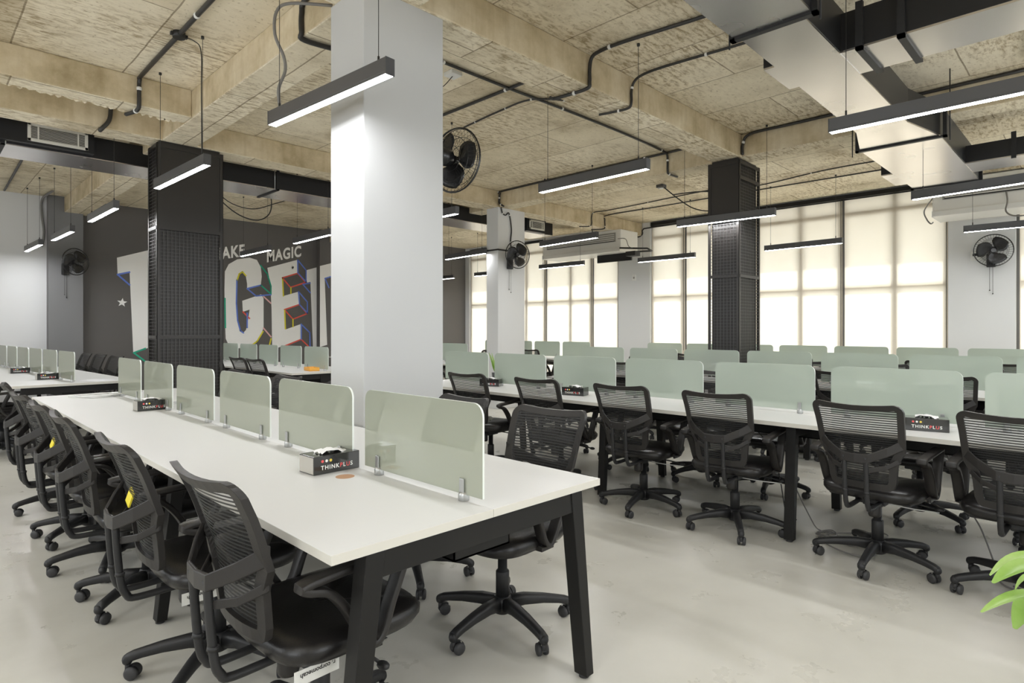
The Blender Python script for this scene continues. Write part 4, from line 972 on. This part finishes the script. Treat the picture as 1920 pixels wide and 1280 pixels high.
# ------------------------------------------------------------------ fans
def make_fan():
    t = thing('wall_fan', 'x', 'wall fan', (0, 0, 0))     # wall plate at origin, head looks along -Y
    MB().box((-.055, -.05, -.16), (.055, 0, .04)).build('wall_plate', M['fan'], t, bevel=.01)
    nk = MB(); nk.tube(smooth_path([(0, -.04, .0), (0, -.10, .03), (0, -.13, .06)], 4), .022, 10); nk.build('neck', M['fan'], t)
    h = thing('fan_head', None, None); del_keys = [k for k in ('label', 'category') if k in h.keys()]
    bpy.data.objects.remove(h)
    mo = MB(); mo.lathe([(.02, -.09), (.055, -.10), (.065, -.15), (.06, -.205), (.03, -.22)], 18, (0, 0, .06), 'Y'); mo.build('motor', M['fan'], t)
    R0 = .228; y0 = -.235
    cg = MB()
    for r, y in ((R0, y0-.045), (R0*.98, y0-.06), (R0*.75, y0-.085), (R0*.5, y0-.095), (R0*.22, y0-.098), (R0*.98, y0+.0-.03), (R0*.7, y0-.0), (R0*.4, y0+.01)):
        cg.tube([(r*math.cos(2*PI*k/36), y, .06+r*math.sin(2*PI*k/36)) for k in range(36)], .0022 if r < R0*.99 else .006, 5, closed=True)
    for k in range(40):
        a = 2*PI*k/40; c, s = math.cos(a), math.sin(a)
        cg.tube([(R0*.22*c, y0-.098, .06+R0*.22*s), (R0*.6*c, y0-.093, .06+R0*.6*s), (R0*.9*c, y0-.075, .06+R0*.9*s), (R0*c, y0-.045, .06+R0*s)], .0011, 4)
        cg.tube([(R0*.25*c, y0+.014, .06+R0*.25*s), (R0*.7*c, y0-.0, .06+R0*.7*s), (R0*c, y0-.045, .06+R0*s)], .0011, 4)
    cg.build('guard', M['fan'], t)
    bl0 = MB(); bl0.lathe([(.03, y0-.06), (.032, y0-.02)], 14, (0, 0, .06), 'Y'); bl0.build('hub', M['fan'], t)
    for q in range(3):
        a0 = 2*PI*q/3+.5; P = []
        for i in range(7):
            r = .03+.168*i/6; sp = .5+.72*math.sin(PI*min(1, .15+.8*i/6))
            P.append([((r)*math.cos(a0+sp*(j/6-.5)*1.5+.5*i/6), y0-.04+.05*(j/6-.5)*(1-.3*i/6), .06+r*math.sin(a0+sp*(j/6-.5)*1.5+.5*i/6)) for j in range(7)])
        MB().grid(P).build('blade', M['fan'], t, solid=.003)
    for s, l in ((-.018, .34), (.018, .39)):
        c = MB(); c.cyl((s, -.03, -.16), (s, -.03, -.16-l), .0022, 6); c.ball((s, -.03, -.16-l), .009, 8, 6); c.build('pull_cord', M['cablek'], t)
    index_children(t)
    return t
fan0 = make_fan()
fans = [((7.20, 7.23, 2.50), -15, 'black wall fan on the white pillar, tilted to the right'), ((2.495, 3.29, 2.47), 98, 'black fan seen from behind beside the big white pillar'),
        ((XW-.02, 1.27, 2.40), -78, 'black wall fan on the pier at the right edge'), ((1.95, 12.9, 2.43), 25, 'dark wall fan on the slate pier at far left')]
for i, (p, a, lab) in enumerate(fans):
    if i == 0: fan0.location = p; fan0.rotation_euler = (0, 0, R(a)); tag(fan0, lab, None, 'wall fans')
    else: dup(fan0, p, R(a), lab, 'wall fans')
sw = thing('wall_switch', 'small white switch on the middle window pier', 'switch', (XW-.02, 7.44, 2.46)); MB().box((-.012, -.05, -.065), (0, .05, .065)).build('plate', M['clip'], sw, bevel=.004); MB().box((-.018, -.018, -.02), (-.012, .018, .02)).build('rocker', M['acg'], sw)
sk = thing('wall_socket', 'white socket behind the fan on the right pier', 'socket', (XW-.02, 1.44, 2.42)); MB().box((-.012, -.07, -.07), (0, .07, .07)).build('plate', M['clip'], sk, bevel=.004); MB().box((-.02, -.045, .0), (-.012, .045, .035)).build('plug_slots', M['dark'], sk)

# ------------------------------------------------------------------ bin and plants
bn = thing('waste_bin', 'stainless steel bin under the second right-hand desk row', 'bin', (6.9, 2.36, 0))
MB().lathe([(.10, .0), (.11, .004), (.115, .30), (.118, .305), (.112, .306), (.108, .02)], 28).build('bin_body', M['chrome'], bn)
MB().lathe([(.112, 0), (.114, .02), (.112, .022)], 28).build('base_ring', M['rubber'], bn)
def leaf_blade(mb, base, tip, width, up, curl=.03):
    b = Vector(base); t = Vector(tip); d = t-b; L = d.length; side = d.cross(Vector(up)).normalized(); u = side.cross(d).normalized(); P = []
    for i in range(11):
        s = i/10; w = width*(math.sin(PI*min(1, s*.93+.035))**.75)*(1-.25*s); c = b+d*s+u*(curl*4*s*(1-s))
        P.append([tuple(c+side*(w*q)+u*(-.35*w*(1-abs(q))*1)) for q in (-1, -.5, 0, .5, 1)])
    mb.grid(P)
pl = thing('potted_plant', 'bright green leafy plant poking in at the lower right corner', 'plant', (1.99, -.06, 0))
MB().lathe([(.10, 0), (.13, .02), (.16, .30), (.165, .31), (.15, .31), (.145, .27)], 28).build('pot', M['pot'], pl); MB().lathe([(.001, .268), (.145, .268), (.145, .27)], 20).build('soil', M['soil'], pl)
def at(px, py, w):
    th = math.atan2(1100, 1120)+.0064; s, c = math.sin(th), math.cos(th); r = (px-960)/1132
    return Vector(((s*r+c)*w, (-c*r+s)*w, 1.32+(618.1-py)/1132*w))-Vector((1.99, -.06, 0))
leaves = [(at(1985, 1060, 1.45), at(1862, 1092, 1.40), .030), (at(1975, 1040, 1.48), at(1856, 1078, 1.50), .022), (at(1990, 1118, 1.43), at(1840, 1147, 1.36), .022), (at(1960, 1115, 1.5), at(1903, 1178, 1.42), .032), (at(1975, 1085, 1.52), at(1903, 1106, 1.55), .018),
          (at(2050, 1000, 1.5), at(2080, 900, 1.45), .035), (at(2040, 1080, 1.5), at(2150, 1100, 1.4), .035), (at(2040, 1040, 1.55), at(2120, 980, 1.6), .035), (at(2030, 1120, 1.45), at(2080, 1200, 1.3), .035)]
for b, t, w in leaves:
    m_ = MB(); leaf_blade(m_, b, t, w, (0, 0, 1), .025); lf = m_.build('leaf', M['leaf'], pl)
    MB().tube(smooth_path([(random.uniform(-.03, .03), random.uniform(-.03, .03), .26), (b.x*.45, b.y*.45, b.z*.7), tuple(b)], 5), .004, 6).build('stem', M['stem'], lf)
p2 = thing('potted_plant', 'small green desk plant in the gap between two right-hand screens', 'plant', (4.72, 4.95, .75))
MB().lathe([(.04, 0), (.05, .08), (.052, .085), (.045, .085), (.044, .07)], 20).build('pot', M['housing'], p2)
random.seed(5)
for k in range(11):
    a = k*2.4; q = random.uniform(.04, .09); h = random.uniform(.2, .32)
    m_ = MB(); leaf_blade(m_, (0, 0, .07), (q*math.cos(a), q*math.sin(a), h), .012, (math.cos(a+1.57), math.sin(a+1.57), .2), .01); m_.build('leaf', M['leaf'], p2)

# ------------------------------------------------------------------ world, sun, camera
w = bpy.data.worlds.new('sky'); bpy.context.scene.world = w; w.use_nodes = True
nt = w.node_tree; bg = nt.nodes['Background']
bg.inputs['Color'].default_value = (.90, .95, 1., 1); bg.inputs['Strength'].default_value = 4.6
# area lights added on the solid walls behind the camera as fill
def add_fill_light(name, loc, rot, sx, sy, power):
    al = bpy.data.lights.new(name, 'AREA'); al.shape = 'RECTANGLE'; al.size = sx; al.size_y = sy; al.energy = power; al.color = (.93, .97, 1.)
    ao = bpy.data.objects.new(name, al); C.objects.link(ao); ao.location = loc; ao.rotation_euler = rot
FILL = 9.0
def added_window(n, axis, a, b, label):  # frames added round the fill lights, the wall behind has no opening
    f = MB(); z0, z1 = .8, 2.9
    for u0, u1, v0, v1 in ((a-.06, a, z0-.06, z1+.06), (b, b+.06, z0-.06, z1+.06), (a, b, z0-.06, z0), (a, b, z1, z1+.06), ((a+b)/2-.03, (a+b)/2+.03, z0, z1)):
        if axis == 'X': f.box((-3.3, u0, v0), (-3.24, u1, v1))
        else: f.box((u0, -3.7, v0), (u1, -3.64, v1))
    tag(f.build('window_%d' % n, M['frame']), label, 'window', kind='structure')
for i, (y0, y1) in enumerate(((-1.5, 1.2), (3.0, 5.2), (7.0, 9.2))): added_window(4+i, 'X', y0, y1, 'bright window in the wall behind the camera on the left')
for i, (x0, x1) in enumerate(((.2, 2.6), (4.4, 6.4), (8.2, 10.2))): added_window(7+i, 'Y', x0, x1, 'bright window in the wall behind the camera on the right')
for y0, y1 in ((-1.5, 1.2), (3.0, 5.2), (7.0, 9.2)): add_fill_light('window_daylight', (-3.28, (y0+y1)/2, 1.85), (0, R(-90), 0), 2.1, y1-y0, FILL*2.1*(y1-y0))
for x0, x1 in ((.2, 2.6), (4.4, 6.4), (8.2, 10.2)): add_fill_light('window_daylight', ((x0+x1)/2, -3.68, 1.85), (R(90), 0, 0), x1-x0, 2.1, FILL*2.1*(x1-x0))
sl = bpy.data.lights.new('sun', 'SUN'); sl.energy = 3.8; sl.angle = R(1.2); sl.color = (1, .975, .93)
so = bpy.data.objects.new('sun', sl); C.objects.link(so)
d = Vector((-1, .12, -.82)); so.rotation_euler = d.to_track_quat('-Z', 'Y').to_euler(); so.location = (30, 0, 25)

cam = bpy.data.cameras.new('camera'); co = bpy.data.objects.new('camera', cam); C.objects.link(co)
th = math.atan2(1100, 1120)+.0064
co.location = (0, 0, 1.32)
co.rotation_euler = (R(90), 0, th-R(90))
cam.sensor_fit = 'HORIZONTAL'; cam.sensor_width = 36; cam.lens = 1132/1920*36; cam.shift_y = -21.9/1920; cam.clip_start = .05; cam.clip_end = 200
sc = bpy.context.scene; sc.camera = co
sc.view_settings.view_transform = 'Standard'; sc.view_settings.look = 'None'; sc.view_settings.gamma = 1; sc.view_settings.exposure = .62; sc.view_settings.use_curve_mapping = False
sc.cycles.use_denoising = True
sc.cycles.max_bounces = 10; sc.cycles.diffuse_bounces = 5; sc.cycles.glossy_bounces = 4; sc.cycles.transparent_max_bounces = 16; sc.cycles.transmission_bounces = 6
sc.cycles.sample_clamp_indirect = 8; sc.cycles.caustics_reflective = False; sc.cycles.caustics_refractive = False
